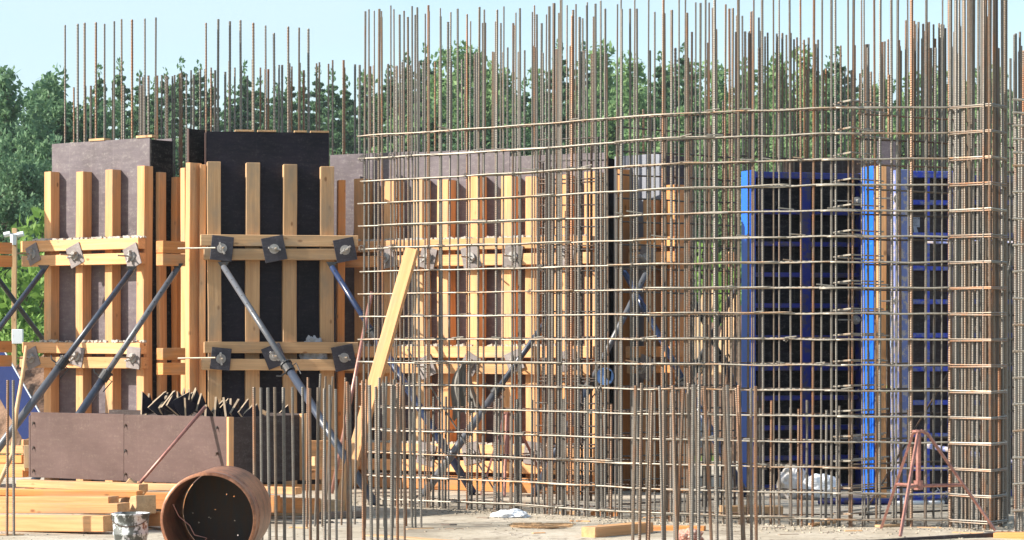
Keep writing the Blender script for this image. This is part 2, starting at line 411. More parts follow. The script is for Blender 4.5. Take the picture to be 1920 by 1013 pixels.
# main forest edge
def skyline(px):
    pts = [(120, 208), (165, 185), (200, 130), (245, 165), (300, 150), (360, 140), (420, 165), (480, 145), (530, 165), (590, 160), (640, 150), (700, 145), (760, 130), (830, 105), (880, 98), (930, 125), (985, 150), (1040, 110), (1100, 108),
           (1150, 100), (1200, 118), (1250, 108), (1300, 112), (1350, 145), (1400, 120), (1460, 112), (1520, 118), (1570, 110), (1620, 165), (1680, 150), (1760, 120), (1830, 150), (1960, 120)]
    for (a, b), (c, d) in zip(pts, pts[1:]):
        if a <= px <= c: return b+(d-b)*(px-a)/(c-a)
    return 140
px = 128
while px < 1950:
    y = skyline(px)+rt(-14, 22); D = rt(100, 118)
    if px < 700: k = random.choice(('c0', 'c1', 'c2', 'c1'))
    elif px < 1030: k = random.choice(('c0', 'b1', 'b0', 'c2'))
    else: k = random.choice(('b0', 'b1', 'b2', 'b1', 'c2'))
    if 190 < px < 215: k = 'b1'
    tree(k, px, D, y, wide=.74 if k[0] == 'c' else .95); px += rt(20, 38) if px < 1000 else rt(38, 66)
px = 100
while px < 1960:
    tree(random.choice(('c0', 'c1', 'c2')) if px < 1000 or random.random() < .5 else 'b2', px, rt(124, 140), skyline(max(px, 120))+rt(8, 50)); px += rt(34, 60)
px = 110
while px < 1960:
    tree(random.choice(('c2', 'c0')) if px < 1100 else random.choice(('b0', 'b2')), px, rt(88, 97), skyline(max(px, 120))+rt(90, 190), wide=1.15); px += rt(50, 90)
for px, D, top in ((60, 52, 378), (22, 55, 410), (80, 49, 470), (8, 50, 490), (42, 47, 540), (66, 46, 590), (5, 45, 590), (-30, 50, 420), (-20, 44, 560),
                   (1300, 60, 470), (1340, 62, 485), (1378, 58, 475), (1320, 52, 530), (1365, 50, 540), (655, 80, 272), (640, 84, 290), (1280, 70, 440), (1405, 66, 430)):
    tree(random.choice(('s0', 's1')), px, D, top, base=0 if top > 500 else -.2, wide=.85)

# ------------------------------------------------------------------ formwork
def tie_plate(parent, x, y, z, size, ang, dark, rod=.22, tilt=None):
    """square washer plate on the walers with a wing nut and the end of its tie rod; local frame of the wall"""
    m = MB(); M = Matrix.Translation((x, y, z)) @ Matrix.Rotation(random.uniform(-.08, .08), 4, 'Z') @ Matrix.Rotation(ang, 4, 'Y')
    s = size/2; m.box((-s, -.012, -s*1.12), (s, 0, s*1.12), M, .002)
    p = m.build('tie_plate', PLATED if dark else PLATE, parent)
    w = MB(); q = Matrix.Translation((x, y-.012, z)) @ Matrix.Rotation(random.uniform(0, 3), 4, 'Y')
    w.tube([q @ Vector((0, 0, 0)), q @ Vector((0, -.016, 0))], .048, 14); w.tube([q @ Vector((0, -.016, 0)), q @ Vector((0, -.055, 0))], .021, 8)
    for a in (0, math.pi):
        qq = q @ Matrix.Rotation(a, 4, 'Y'); w.box((.012, -.05, -.009), (.062, -.02, .009), qq, .003); w.box((.045, -.062, -.008), (.06, -.045, .008), qq)
    w.build('wing_nut', NUT, p)
    r = MB(); r.tube([(x, y-.01, z), (x+.01, y-rod, z+.004)], .0085, 6); r.build('tie_rod', BARH, p)
def formwork(fr, name, label, studs, sh, w, d, walers, wx0, wx1, plates, ply_x0, ply_x1, ply_h, plym, wm=WOOD, darkp=False, platew=.185, wd=.10, wt=.11, sbase=.0, side=None):
    root = empty(name, fr.o, fr.r, label, 'formwork', 'timber wall formwork around the concrete')
    p = MB(); n = max(1, round((ply_x1-ply_x0)/1.22)); W = (ply_x1-ply_x0)/n
    for i in range(n):
        q = MB(); q.box((ply_x0+i*W+.002, 0, .02), (ply_x0+(i+1)*W-.002, .02, ply_h(i) if callable(ply_h) else ply_h), None, .0015); q.build('plywood_panel', plym, root)
    for s in studs:
        px, top, mt = (s+(None, None))[:3] if isinstance(s, tuple) else (s, None, None)
        x = fr.lx(px, -d)+w/2; top = fr.lz(top, x, -d) if top else sh+random.uniform(-.015, .015)
        timber('stud', (x, -d/2-.001, sbase), (x, -d/2-.001, top), w*random.uniform(.97, 1.03), d, mt or wm, root)
    for zt in walers:
        a, b = fr.lx(wx0+random.uniform(-3, 5), -d), fr.lx(wx1+random.uniform(-4, 4), -d)
        timber('waler', (a, -d-wd/2-.003, zt-wt/2), (b, -d-wd/2-.003, zt-wt/2+random.uniform(-.008, .008)), wd, wt, wm, root)
    for i, (px, py) in enumerate(plates):
        y = -d-wd-.006; x = fr.lx(px, y); tie_plate(root, x, y, fr.lz(py, x, y), platew*random.uniform(.92, 1.08), random.choice((.1, .35, -.38, .5, -.2, .24)), darkp)
    return root

WZ = [2.465, 2.32, 1.44, 1.295, .45, .30]
# left column formwork
FL = Frame(97, 26.1, -R(37))
xr = FL.lx(281)
left = formwork(FL, 'column_formwork', 'left timber column formwork with lilac plywood and four posts behind the plywood box', [82, 142, 197, 256], 3.16, .105, .12,
         WZ[:6], 50, 276, [(63, 477), (142, 479), (249, 481), (61, 672), (146, 668), (251, 671)], 0, xr, 3.46, PLYL)
# core, return face of the column
m = MB(); m.box((.03, .024, .02), (xr-.03, .30, 3.36)); m.build('concrete_core', CONC, left)
m = MB()
for i in range(34):
    x = random.uniform(.05, xr-.05); s = random.uniform(.012, .035); z = 3.36+random.uniform(0, .09)
    m.box((x-s, .02, z-s), (x+s, .14, z+s))
m.build('mortar_crumbs', CONC, left)
for a in (.55, 1.22): m = MB(); m.box((a, -.01, 3.462), (a+.22, .08, 3.485)); m.build('spacer_board', WOODG, left)
m = MB(); m.box((xr, .0, .02), (xr+.02, .30, 3.44), None, .001); m.build('side_plywood', BITU, left)
m = MB(); m.box((0, .305, .02), (xr, .325, 3.47), None, .001); m.build('back_plywood', PLYL, left)
timber('stud', (xr+.06, .10, 0), (xr+.06, .10, 3.12), .05, .10, WOOD, left)
for k, (x, y, h, mt) in enumerate(((xr+.085, .30, 3.08, WOODO), (xr+.085, .405, 3.16, WOODO), (xr+.085, .51, 3.10, WOODG))):
    timber('stud', (x, y, 0), (x, y, h), .08, .10, mt, left)
for py in (455, 479, 656, 684):
    q = at(299, 24.55, py+8); q = Matrix.Rotation(-FL.r, 3, 'Z') @ (q-FL.o); e = Matrix.Rotation(-FL.r, 3, 'Z') @ Vector((.62, .78, 0))
    timber('waler', q, q+e*.30, .10, .115, WOODO, left)

# corner posts between the two formworks
FC = Frame(338, 24.95, -R(40))
cor = empty('corner_formwork', FC.o, FC.r, 'tall pine corner posts standing between left column formwork and black panel', 'formwork', 'timber wall formwork around the concrete')
x1 = FC.lx(349); x2 = FC.lx(358)
timber('stud', (.035, .078, 0), (.035, .078, zz(316, 25)), .065, .155, WOOD, cor)
timber('stud', (.103, .078, 0), (.103, .078, zz(306, 24.95)), .067, .155, WOOD, cor)
m = MB(); m.box((-.062, .165, .05), (-.047, .44, zz(243, 25.2)), None, .001); m.build('side_plywood', BITU, cor); m = MB(); m.box((-.062, .150, .05), (-.046, .163, zz(243, 25.2))); m.build('panel_edge', PLYP, cor)
timber('stud', (-.13, .36, 0), (-.13, .36, zz(330, 25.3)), .10, .06, WOODO, cor)

# black panel
FB = Frame(387, 25.0, R(10))
xb = FB.lx(617)
black = formwork(FB, 'wall_formwork', 'black plywood formwork panel with four timber studs, middle of the left group', [(389, 303), (461, 305), (531, 308), (601, 312)], 3.2, .135, .13,
         [2.486, 2.348, 1.445, 1.28, .44, .29], 378, 668, [(416, 466), (514, 467), (647, 469), (414, 673), (514, 668), (645, 671)], 0, xb, 3.50, PLYB, WOODG, True, .2)  # duller wood colour carries the shade on these studs and walers
x = FB.lx(392, -.12); timber('stud', (x-.06, -.05, 0), (x-.06, -.05, zz(306, 24.7)), .06, .10, WOOD, black)
m = MB(); m.box((.0, .024, .02), (xb-.05, .38, 3.34)); m.build('concrete_core', CONC, black)
m = MB(); m.box((-.012, -.001, .02), (-.002, .10, 3.49)); m.build('panel_edge', PLYP, black)
x = FB.lx(632, -.06); timber('stud', (x+.05, .07, 0), (x+.05, .07, zz(336, 25.1)), .075, .14, WOODO, black)
for a, b in ((.28, .46), (.5, .68), (.86, .98), (1.02, 1.2)): m = MB(); m.box((a, -.02, 3.503), (b, .07, 3.52)); m.build('spacer_board', WOODG, black)

# main wall formwork behind the mesh
FM = Frame(618, 25.85, -R(30))
xm = FM.lx(1136)
main = formwork(FM, 'wall_formwork', 'long lilac plywood wall formwork with nine timber studs seen through the rebar mesh',
         [(664, 335), (720, 336), (773, 337, WOODG), (820, 337), (877, 330), (940, 330), (985, 331), (1040, 328), (1096, 322)], 3.1, .125, .155,
         [2.44, 2.295, 1.40, 1.245, .45, .29], 632, 1120, [(724, 483), (803, 484), (884, 483), (963, 481), (1062, 480), (800, 688), (882, 682), (965, 678), (1066, 676), (800, 852), (884, 850), (1000, 850)], 0, xm, lambda i: (3.33, 3.32, 3.24, 3.2, 3.2)[i], PLYL)
timber('kicker_board', (FM.lx(640, -.2), -.24, .075), (FM.lx(1100, -.2), -.24, .075), .05, .14, WOODO, main)
m = MB(); m.box((.03, .024, .02), (xm-.03, .30, 3.12)); m.build('concrete_core', CONC, main)
m = MB(); m.box((xm-.018, .022, .02), (xm+.002, .16, 3.19)); m.build('side_plywood', GAPSHADE, main)  # added black sheet standing in for the shade of the gap

# black gap and slim formwork to the right of it
FG = Frame(1152, 25.1, -R(46))
x3 = FG.lx(1243)
slim = formwork(FG, 'column_formwork', 'narrow column formwork with blue-grey plywood between the long lilac wall and the blue panels', [(1151, 318, WOODO), (1206, 373), (1252, 362, WOODO)], 3.0, .105, .15,
         [2.44, 2.30, 1.40, 1.25], 1188, 1232, [(1214, 484), (1212, 690)], 0, x3, 3.26, PLYG, sbase=0)
m = MB(); m.box((.03, .024, .02), (x3-.05, .30, 3.1)); m.build('concrete_core', CONC, slim)
m = MB(); m.box((x3+.002, -.03, .02), (x3+.03, .4, 3.24)); m.build('side_plywood', PLYD, slim)
m = MB(); m.box((-.22, .09, .02), (-.03, .11, 3.24)); m.build('side_plywood', GAPSHADE, slim)  # second added black sheet, painting the gap's shade
timber('stud', (x3+.11, .05, 0), (x3+.11, .05, 2.95), .13, .12, WOODO, slim)
for z in (2.44, 2.30, 1.40, 1.25): timber('waler', (x3-.05, -.21, z-.05), (x3+.42, -.21, z-.05), .10, .10, WOODO, slim)

# formwork cut by the left edge of the frame
FE = Frame(-150, 25.4, R(36))
edge = empty('column_formwork', FE.o, FE.r, 'shaded timber formwork cut off by the left edge of the photo, waler ends showing', 'formwork', 'timber wall formwork around the concrete')
for py in (466, 490, 650, 677):
    b = FE.lx(19, 0); z = FE.lz(py, b); timber('waler', (-.3, 0, z), (b, 0, z), .10, .115, WOODO, edge)
for x in (.1, .5): timber('stud', (x, .11, 0), (x, .11, 3.1), .11, .11, WOODO, edge)
m = MB(); m.box((-.3, .17, .02), (.62, .19, 3.3)); m.build('plywood_panel', PLYB, edge)

# ------------------------------------------------------------------ blue steel formwork panels
def blue_panel(fr, label, x1, ztop, ribs, mids, edge0, m_rib, m_edge, m_post, depth=.12, skin=PLYD, group='blue steel formwork panels'):
    root = empty('steel_formwork_panel', fr.o, fr.r, label, 'formwork', group)
    q = MB(); q.box((.0, 0, .03), (x1, .018, ztop-.01)); q.build('plywood_skin', skin, root)
    e = MB(); e.box((-.012, -depth-.10, .0), (edge0, .0, ztop), None, .004); e.build('edge_profile', m_edge, root)
    e = MB(); e.box((edge0+.002, -depth-.09, .0), (edge0+.02, -.002, ztop-.004), None, .004); e.build('edge_profile', m_post, root)
    e = MB(); e.box((x1-.05, -depth, 0), (x1+.006, -.0, ztop), None, .004); e.build('edge_profile', m_rib, root)
    for z in ribs:
        e = MB(); e.box((edge0+.047, -depth*.8, z-.022), (x1-.052, -.001, z+.022), None, .004)
        for k in range(5):
            xx = edge0+.1+k*(x1-edge0-.25)/4; e.tube([(xx, -depth*.8-.003, z), (xx, -depth*.8+.002, z)], .012, 8)
        e.build('cross_rib', m_rib, root)
    for a, b in mids:
        e = MB(); e.box((a, -depth*.9, .0), (b, -depth*.8-.002, ztop-.003), None, .003); e.build('mid_post', m_rib, root)
    for z in (.03, ztop-.035):
        e = MB(); e.box((edge0+.047, -depth*.98, z-.03), (x1-.052, -.001, z+.03), None, .004); e.build('end_rail', m_rib, root)
    return root
F1 = Frame(1392, 24.75, R(17))
x1 = F1.lx(1612)
p1 = blue_panel(F1, 'blue steel formwork panel with black recesses and bright blue left edge beside the green gap', x1, 3.09,
           [zz(y, 24.7) for y in (397, 457, 515, 573, 633, 691, 747, 803, 860)], [(F1.lx(1495), F1.lx(1512))], .03, BLUE, BLUEL, BLUEL, skin=BITU)  # black skin puts the shade in the recesses into its colour
F2 = Frame(1619, 24.3, R(17))
e2 = empty('steel_edge_post', F2.o, F2.r, 'bright blue steel upright between the two blue formwork panels', 'formwork post')
m = MB(); m.box((-.012, -.24, 0), (.022, .0, 3.1), None, .004); m.build('web', BLUEL, e2)
m = MB(); m.box((.024, -.23, 0), (.075, -.002, 3.10), None, .004); m.build('flange', BLUEL, e2)
m = MB(); m.box((.087, -.10, 0), (.125, .12, 3.05), None, .002); m.build('filler_plywood', PLYD, e2)
t = timber('timber_post', at(1652, 23.8), at(1652, 23.8, 311), .085, .10, WOOD); tag(t, 'brown timber post between bright blue upright and worn whitish blue edge', 'post')
m = MB(); Z0 = zz(300, 24.9); m.box((-.12, 0, 2.2), (.06, .02, zz(262, 24.9)), None, .002); o = m.build('plywood_offcut', PLYL); o.location = at(1668, 24.9); tag(o, 'plum plywood offcut standing up above the worn blue panel', 'plywood')
F3 = Frame(1672, 23.6, R(14))
x3b = F3.lx(1785)
p3 = blue_panel(F3, 'worn blue steel panel with peeling whitish edge and paper label behind the tripod', x3b, 3.02,
           [zz(y, 23.6) for y in (380, 441, 503, 566, 629, 692, 755, 817, 878)], [(F3.lx(1727), F3.lx(1734))], .062, BLUEM, BLUEW, BLUEM, .13)
F4 = Frame(1790, 23.9, R(14)); x4 = F4.lx(1990)
p4 = blue_panel(F4, 'blue steel formwork panel mostly hidden behind the dense column rebar', x4, 3.0,
           [zz(y, 23.9) for y in (380, 441, 503, 566, 629, 692, 755, 817, 878)], [(F4.lx(1862), F4.lx(1872)), (F4.lx(1920), F4.lx(1930))], .03, BLUE, BLUEM, BLUEM, .13)
# ties on the panels
def panel_tie(fr, root, px, py, L=.28):
    x = fr.lx(px, -.13); z = fr.lz(py, x, -.13); m = MB()
    m.tube([(x, -.13, z), (x, -.15, z)], .045, 12); m.tube([(x, -.15, z), (x, -.19, z)], .022, 8); m.box((x-.06, -.18, z-.009), (x+.06, -.16, z+.009)); p = m.build('wing_nut', NUT, root)
    r = MB(); r.tube([(x+.12, -.16, z), (x-L, -.17, z)], .008, 6); r.build('tie_rod', BARH, p)
panel_tie(F1, e2 if 0 else p1, 1606, 378); panel_tie(F1, p1, 1604, 600, .2); panel_tie(F1, p1, 1606, 822, .26)
panel_tie(F3, p3, 1683, 373, .25); panel_tie(F3, p3, 1683, 565, .2)
# paper label with printing on the worn panel
def text(parent, s, size, loc, rot, mat, name='lettering'):
    cu = bpy.data.curves.new(name, 'FONT'); cu.body = s; cu.size = size; cu.align_x = 'LEFT'; cu.extrude = .0006
    o = bpy.data.objects.new(name, cu); C.objects.link(o); o.location = loc; o.rotation_euler = rot
    bpy.context.view_layer.update(); dg = bpy.context.evaluated_depsgraph_get(); me = bpy.data.meshes.new_from_object(o.evaluated_get(dg)); bpy.data.objects.remove(o)
    k = link(name, me, parent); me.materials.clear(); me.materials.append(mat); k.location = loc; k.rotation_euler = rot; return k
lx = F3.lx(1709, -.01); lz = F3.lz(426, lx, -.01)
m = MB(); m.box((0, -.012, -.0), (.082, -.009, .095)); m.box((-.07, -.011, .01), (-.018, -.008, .10), Matrix.Rotation(.06, 4, 'Y'))
m.add([(.018, -.010, .001), (.05, -.010, .001), (.075, -.014, -.075), (.03, -.016, -.10)], [(0, 1, 2, 3), (3, 2, 1, 0)])
pl = m.build('paper_label', PAPER, p3); pl.location = (lx, 0, lz)
text(pl, 'IBИСМ', .026, (.003, -.0135, .070), (R(90), 0, 0), INK)
for k in range(4): text(pl, 'ИСМ ВИ Н'[k % 3:], .012, (.006, -.0135, .052-.014*k), (R(90), 0, 0), INK)

# ------------------------------------------------------------------ rebar mats
class Path:
    def __init__(s, nodes): s.n = [((px), 1.0/D) for px, D in nodes]
    def D(s, px):
        n = s.n
        if px <= n[0][0]: a, b = n[0], n[1]
        elif px >= n[-1][0]: a, b = n[-2], n[-1]
        else:
            for a, b in zip(n, n[1:]):
                if a[0] <= px <= b[0]: break
        return 1.0/(a[1]+(b[1]-a[1])*(px-a[0])/(b[0]-a[0]))
    def p(s, px, z=0, off=0): D = s.D(px); v = at(px, D); v.y += off; v.x *= (D+off)/D; v.z = z; return v
def hbar(root, path, a, b, z, r, mat, off=0, name='horizontal_bar', wob=.006):
    n = max(3, int((b-a)/14)); ph = random.uniform(0, 50); o0 = path.p(a, 0, off); pts = []
    for i in range(n+1):
        px = a+(b-a)*i/n; q = path.p(px, z, off); q.z += wob*noise.noise((px*.012, ph, 0))*1.6; q.y += wob*noise.noise((px*.02, ph, 5)); pts.append(q-root.location)
    m = MB(); m.tube(pts, r, 6); return m.build(name, mat, root, smooth=True)
def vbars(root, path, lst, zb, r, mats, off=0, jit=.006, pitch=.018):
    for e in lst:
        px, top = e[0], e[1]; q0 = path.p(px+random.uniform(-1, 1), zb, off+random.uniform(-jit, jit)); D = q0.y
        zt = zz(top, D) if top < 1000 else top-1000
        q1 = q0.copy(); q1.z = zt; q1.x += random.uniform(-1, 1)*.010*(zt-zb)/2; q1.y += random.uniform(-1, 1)*.012
        rr = e[2] if len(e) > 2 else r
        bar('vertical_bar', q0-root.location, q1-root.location, rr*random.choice((1, 1, 1.2)), random.choice(mats), root, pitch)
ROWS = [.0625+.2005*i for i in range(17)]
PA = Path([(672, 22.75), (960, 21.7), (1240, 20.55), (1560, 19.97), (1780, 19.93), (1960, 19.9)])

def conv(lst, x0, s): return [x0+v/s for v in lst]
tallA = list(zip(conv([50, 78, 105, 114, 140, 145, 178, 195, 220, 237, 260, 278, 286, 307, 327, 343, 353, 389, 409, 438, 485, 518, 528, 566, 592, 648, 653, 682, 720, 734, 763, 812, 829, 845, 870, 905, 932, 950], 660, 2.413),
                     [y/2.413 for y in [52, 42, 50, 41, 51, 78, 26, 42, 66, 49, 78, 28, 68, 33, 62, 25, 50, 38, 74, 55, 40, 65, 97, 32, 44, 45, 98, 30, 105, 58, 38, 55, 24, 65, 66, 15, 58, 0]]))
tallB = list(zip(conv([27, 36, 63, 80, 97, 122, 142, 157, 195, 203, 237, 260, 276, 320, 340, 352, 402, 423, 465, 500, 531, 540, 573, 613, 637, 650, 688, 703, 725, 749, 777, 812, 847, 870, 897, 935, 952], 1020, 2.413),
                     [y/2.413 for y in [30, 15, 58, 0, 24, 72, 20, 78, 10, 25, 17, 5, 40, 20, -12, 42, -20, 40, -20, 55, -30, 62, 46, -30, -30, 58, 12, 14, -30, 12, -30, 20, 38, -30, 38, 50, -30]]))
outer_cols = tallA+[q for q in tallB if not 1375 < q[0] < 1406]+[(1388, -30)]
rearA = list(zip(conv([33, 83, 100, 160, 200, 228, 265, 306, 322, 348, 376, 395, 432, 450, 500, 512, 556, 568, 600, 636, 641, 672, 685, 703, 741, 752, 780, 820, 832, 855, 865, 912, 925, 943], 660, 2.413),
                     [y/2.413 for y in [296, 300, 296, 290, 298, 280, 296, 278, 280, 280, 280, 272, 100, 275, 270, 242, 244, 236, 104, 234, 236, 105, 236, 215, 116, 235, 228, 208, 215, 106, 240, 224, 222, 80]]))
rearB = list(zip(conv([43, 56, 75, 117, 133, 163, 178, 185, 215, 222, 295, 343, 396, 430, 481, 527, 558, 612, 662, 737, 773, 820, 882, 908, 917], 1020, 2.413),
                     [y/2.413 for y in [224, 222, 78, 208, 46, 232, 84, 230, 245, 76, 243, 250, 40, 240, 228, 240, 60, 58, 262, 13, 36, -5, 70, 72, 142]]))
Aroot = empty('rebar_mat', PA.p(672), 0, 'front layer of the long curved rebar mesh, from the leaning plank to the blue panels', 'rebar mesh', 'rebar meshes and cages')
for i, (px, y) in enumerate(outer_cols): pass
vb = [(px, y, .0098 if i % 5 in (0, 3) else .0068) for i, (px, y) in enumerate(outer_cols)]
vbars(Aroot, PA, vb, -.02, .0105, [BAR, BAR, BAR, BARR])
for i, z in enumerate(ROWS):
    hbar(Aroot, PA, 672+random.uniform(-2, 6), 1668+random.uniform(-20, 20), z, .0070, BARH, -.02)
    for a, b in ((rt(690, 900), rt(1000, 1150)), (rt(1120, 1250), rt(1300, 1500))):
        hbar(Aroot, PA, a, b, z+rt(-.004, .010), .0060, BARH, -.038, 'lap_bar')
# stray lap ends and tie wires
for k in range(70):
    px = rt(700, 1640); z = random.choice(ROWS)+.012; p = PA.p(px, z, -.05); q = p+Vector((rt(-.14, -.06) if random.random() < .6 else rt(.06, .12), rt(-.03, .01), rt(.0, .02)))
    m = MB(); m.tube([p-Aroot.location, q-Aroot.location], .0055, 5); m.build('bar_end', BARH, Aroot)
for px, z in [(x, ROWS[15]) for x in (678, 708, 735, 766)]+[(x, ROWS[11]) for x in (678, 712, 737)]+[(rt(800, 1600), random.choice(ROWS)) for _ in range(16)]:
    c = PA.p(px, z, -.04)-Aroot.location; m = MB(); pts = []
    for k in range(26):
        t = k*.9; s = .026 if px < 790 else .016; pts.append(c+Vector((math.cos(t)*s+rt(-1, 1)*.010, math.sin(t*1.3)*s*.6, math.sin(t)*s+rt(-1, 1)*.012)))
    m.tube(pts, .0022, 4); m.build('tie_wire', BAR, Aroot)
Broot = empty('rebar_mat', PA.p(672, 0, .25), 0, 'rear layer of the long curved rebar mesh, its shorter bars just behind the front layer', 'rebar mesh', 'rebar meshes and cages')
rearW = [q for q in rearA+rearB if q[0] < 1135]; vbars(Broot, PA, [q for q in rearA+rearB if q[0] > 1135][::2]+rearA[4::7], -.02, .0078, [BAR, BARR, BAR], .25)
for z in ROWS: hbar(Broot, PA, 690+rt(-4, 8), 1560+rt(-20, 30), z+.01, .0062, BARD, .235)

# right part of the mesh with its U-bars
Croot = empty('rebar_mat', PA.p(1560), 0, 'right hand rebar mesh with horizontal U-bars in front of the blue panels', 'rebar mesh', 'rebar meshes and cages')
vr = [(1432, -20), (1451, -30), (1461, -30), (1483, -30), (1503, -30), (1523, -30), (1539, -30), (1560, -30), (1570, -30), (1592, -30), (1597, -30), (1617, -30), (1622, -30), (1643, -30), (1649, -30), (1674, -30), (1680, -30), (1706, -30), (1709, -30, .0135), (1735, -30), (1765, -30), (1782, -30, .0135)]
vbars(Croot, PA, [v if len(v) > 2 else (v[0], v[1], random.choice((.0068, .0088))) for v in vr], -.02, .0105, [BAR, BAR, BARR], -.0)
for z in ROWS:
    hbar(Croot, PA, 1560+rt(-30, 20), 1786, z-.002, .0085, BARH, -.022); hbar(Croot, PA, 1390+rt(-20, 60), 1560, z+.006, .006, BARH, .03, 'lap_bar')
    zz0 = z+.035+rt(-.01, .01)
    u = [at(1655+rt(-6, 12), 20.9), at(1566+rt(-3, 3), 20.2), at(1563, 20.12), at(1566, 20.06), at(1594, 19.9), at(1656, 20.25)]
    m = MB(); m.tube([Vector((q.x, q.y, zz0+.012*(i > 3)))-Croot.location for i, q in enumerate(u)], .0072, 6); m.build('u_bar', BARH, Croot)
PR = Path([(1600, 20.45), (1760, 20.95), (1950, 21.7)])
Droot = empty('rebar_mat', PR.p(1600), 0, 'inner rebar layer running back behind the right mesh and the tripod', 'rebar mesh', 'rebar meshes and cages')
vbars(Droot, PR, [(1628, 90), (1690, 75), (1749, 90), (1788, 60), (1812, 140), (1862, 80), (1893, 110), (1900, 65), (1908, 60), (1916, 95)], -.02, .0105, [BAR, BARR], 0)
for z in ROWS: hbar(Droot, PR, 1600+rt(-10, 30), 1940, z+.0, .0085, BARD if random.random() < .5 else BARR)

# column cage at the right
Eroot = empty('column_rebar_cage', at(1820, 20.2), 0, 'dense tall column rebar cage rising out of the top of the photo at the right', 'rebar cage', 'rebar meshes and cages')
def ev(px, D, r, top, mat):
    q0 = at(px, D); q0.z = -.02; q1 = at(px+rt(-4, 4), D+rt(-.04, .04)); q1.z = zz(top, D); bar('vertical_bar', q0-Eroot.location, q1-Eroot.location, r, mat, Eroot)
for i, v in enumerate([385, 410, 418, 425, 437, 447, 458, 470, 480, 487, 497, 507, 515, 525, 537, 548, 560, 570]):
    px = 1620+v/2.413; fr_ = i % 3 != 1; D = 19.93-(px-1782)/76*.3 if fr_ else 21.0-(px-1782)/76*.2
    ev(px+rt(-1.5, 1.5), D, (.0145 if i in (0, 10, 16) else rt(.0085, .0115)), -60, random.choice((BAR, BARR, BAR)))
for px, D, r, top, mt in ((1866, 20.2, .015, -60, BARD), (1870, 20.6, .013, -60, BARD), (1884, 20.3, .020, -60, BARR), (1888, 20.6, .014, -60, BAR), (1876, 20.9, .011, 90, BARR), (1800, 21.0, .012, 50, BARR), (1793, 21.1, .011, 100, BAR), (1848, 20.8, .012, 30, BARR), (1840, 20.1, .013, 690, BARR), (1852, 19.85, .012, 700, BAR), (1806, 21.0, .011, -60, BARR), (1844, 20.9, .010, -60, BAR), (1862, 19.7, .013, -60, BARR), (1880, 20.0, .012, -60, BAR), (1874, 20.0, .014, 690, BARR), (1796, 20.2, .012, 700, BAR)): ev(px, D, r, top, mt)
for z in ROWS:
    for rr_, dz in ((.0066, 0), (.0056, -.014)):
        q = [at(1781, 19.9), at(1858, 19.62), at(1887, 19.9), at(1880, 20.95), at(1803, 21.1), at(1781, 19.9)]
        m = MB(); m.tube([Vector((p.x, p.y, z+dz+rt(-.003, .003)))-Eroot.location for p in q], rr_, 6); m.build('stirrup', random.choice((BARH, BAR, BARR)) if dz == 0 else BARR, Eroot)
# narrow ladder cage at the frame edge
Lroot = empty('ladder_cage', at(1908, 19.4), 0, 'narrow ladder-like rebar cage with short rungs at the right edge of the photo', 'rebar cage', 'rebar meshes and cages')
for px, D, top in ((1904, 19.35, 218), (1911, 19.6, 222), (1916, 19.4, 216), (1926, 19.5, 210)):
    bar('vertical_bar', at(px, D)-Lroot.location, Vector((at(px+1, D).x, D, zz(top, D)))-Lroot.location, .012, BAR, Lroot)
for i in range(16):
    z = .17+.2005*i
    for dz in (0, .10) if i > 12 else (0,):
        m = MB(); m.tube([at(1899, 19.33)+Vector((0, 0, z+dz))-Lroot.location, at(1930, 19.33)+Vector((0, 0, z+dz+rt(-.01, .01)))-Lroot.location], .010, 6); m.build('rung', BARH, Lroot)

# cages further back
def back_mat(path, label, cols, rows, a, b, mats, zb=-.02, hm=BARD, r=.0098, hr=.008, root_name='rebar_mat'):
    o = empty(root_name, path.p(a), 0, label, 'rebar mesh', 'rebar meshes and cages')
    vbars(o, path, cols, zb, r, mats, 0, .03, .03)
    for z in rows: hbar(o, path, a+rt(-5, 5), b+rt(-5, 5), z, hr, hm)
    return o
P1 = Path([(1010, 23.4), (1140, 23.1)])
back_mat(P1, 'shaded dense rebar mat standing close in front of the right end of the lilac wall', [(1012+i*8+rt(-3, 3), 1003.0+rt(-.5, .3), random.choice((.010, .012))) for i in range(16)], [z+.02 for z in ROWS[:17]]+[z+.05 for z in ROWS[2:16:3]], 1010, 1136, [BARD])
P2 = Path([(1160, 21.8), (1430, 22.8)])
c2 = [(x, y) for x, y in zip(conv([170, 345, 362, 385, 433, 447, 475, 505, 560, 600, 640, 662, 700, 735, 760, 790, 830, 860, 890, 925, 950, 975], 1020, 2.413), [208, 200, 195, 208, 198, 192, 195, 200, 60, 90, 110, 60, 100, 80, 70, 55, 90, 60, 30, 62, 60, 90])]
back_mat(P2, 'rebar mat running back behind the middle of the mesh in front of the green gap', c2[9::2]+[(1290+i*13+rt(-3, 3), 1003.4+rt(-.3, .3)) for i in range(7)], [z+.0 for z in ROWS], 1160, 1376, [BARD, BAR, BARR])
P3 = Path([(1380, 25.15), (1660, 25.9)])
c3 = [(x, y) for x, y in zip(conv([28, 60, 87, 98, 112, 118, 152, 162, 182, 200, 226, 247, 253, 263, 281, 297, 308, 331, 338, 365, 370, 374, 407, 415, 421, 447, 455, 482, 490, 533, 525, 542, 575, 585, 610, 631, 651, 655, 711, 160, 700], 1360, 2.413),
                             [y/2.413 for y in [40, 70, 72, 142, 150, 52, 80, 140, 166, 148, 152, 166, 316, 150, 158, 150, 178, 170, 290, 180, 170, 316, 200, 305, 180, 318, 310, 185, 312, 206, 328, 320, 318, 205, 333, 200, 200, 325, 188, 318, 330]])]
back_mat(P3, 'rebar mat rising above and behind the blue panel with the black recesses', c3, ROWS[15:], 1378, 1660, [BAR, BARR, BARR])
P5 = Path([(1660, 25.0), (1935, 25.6)])
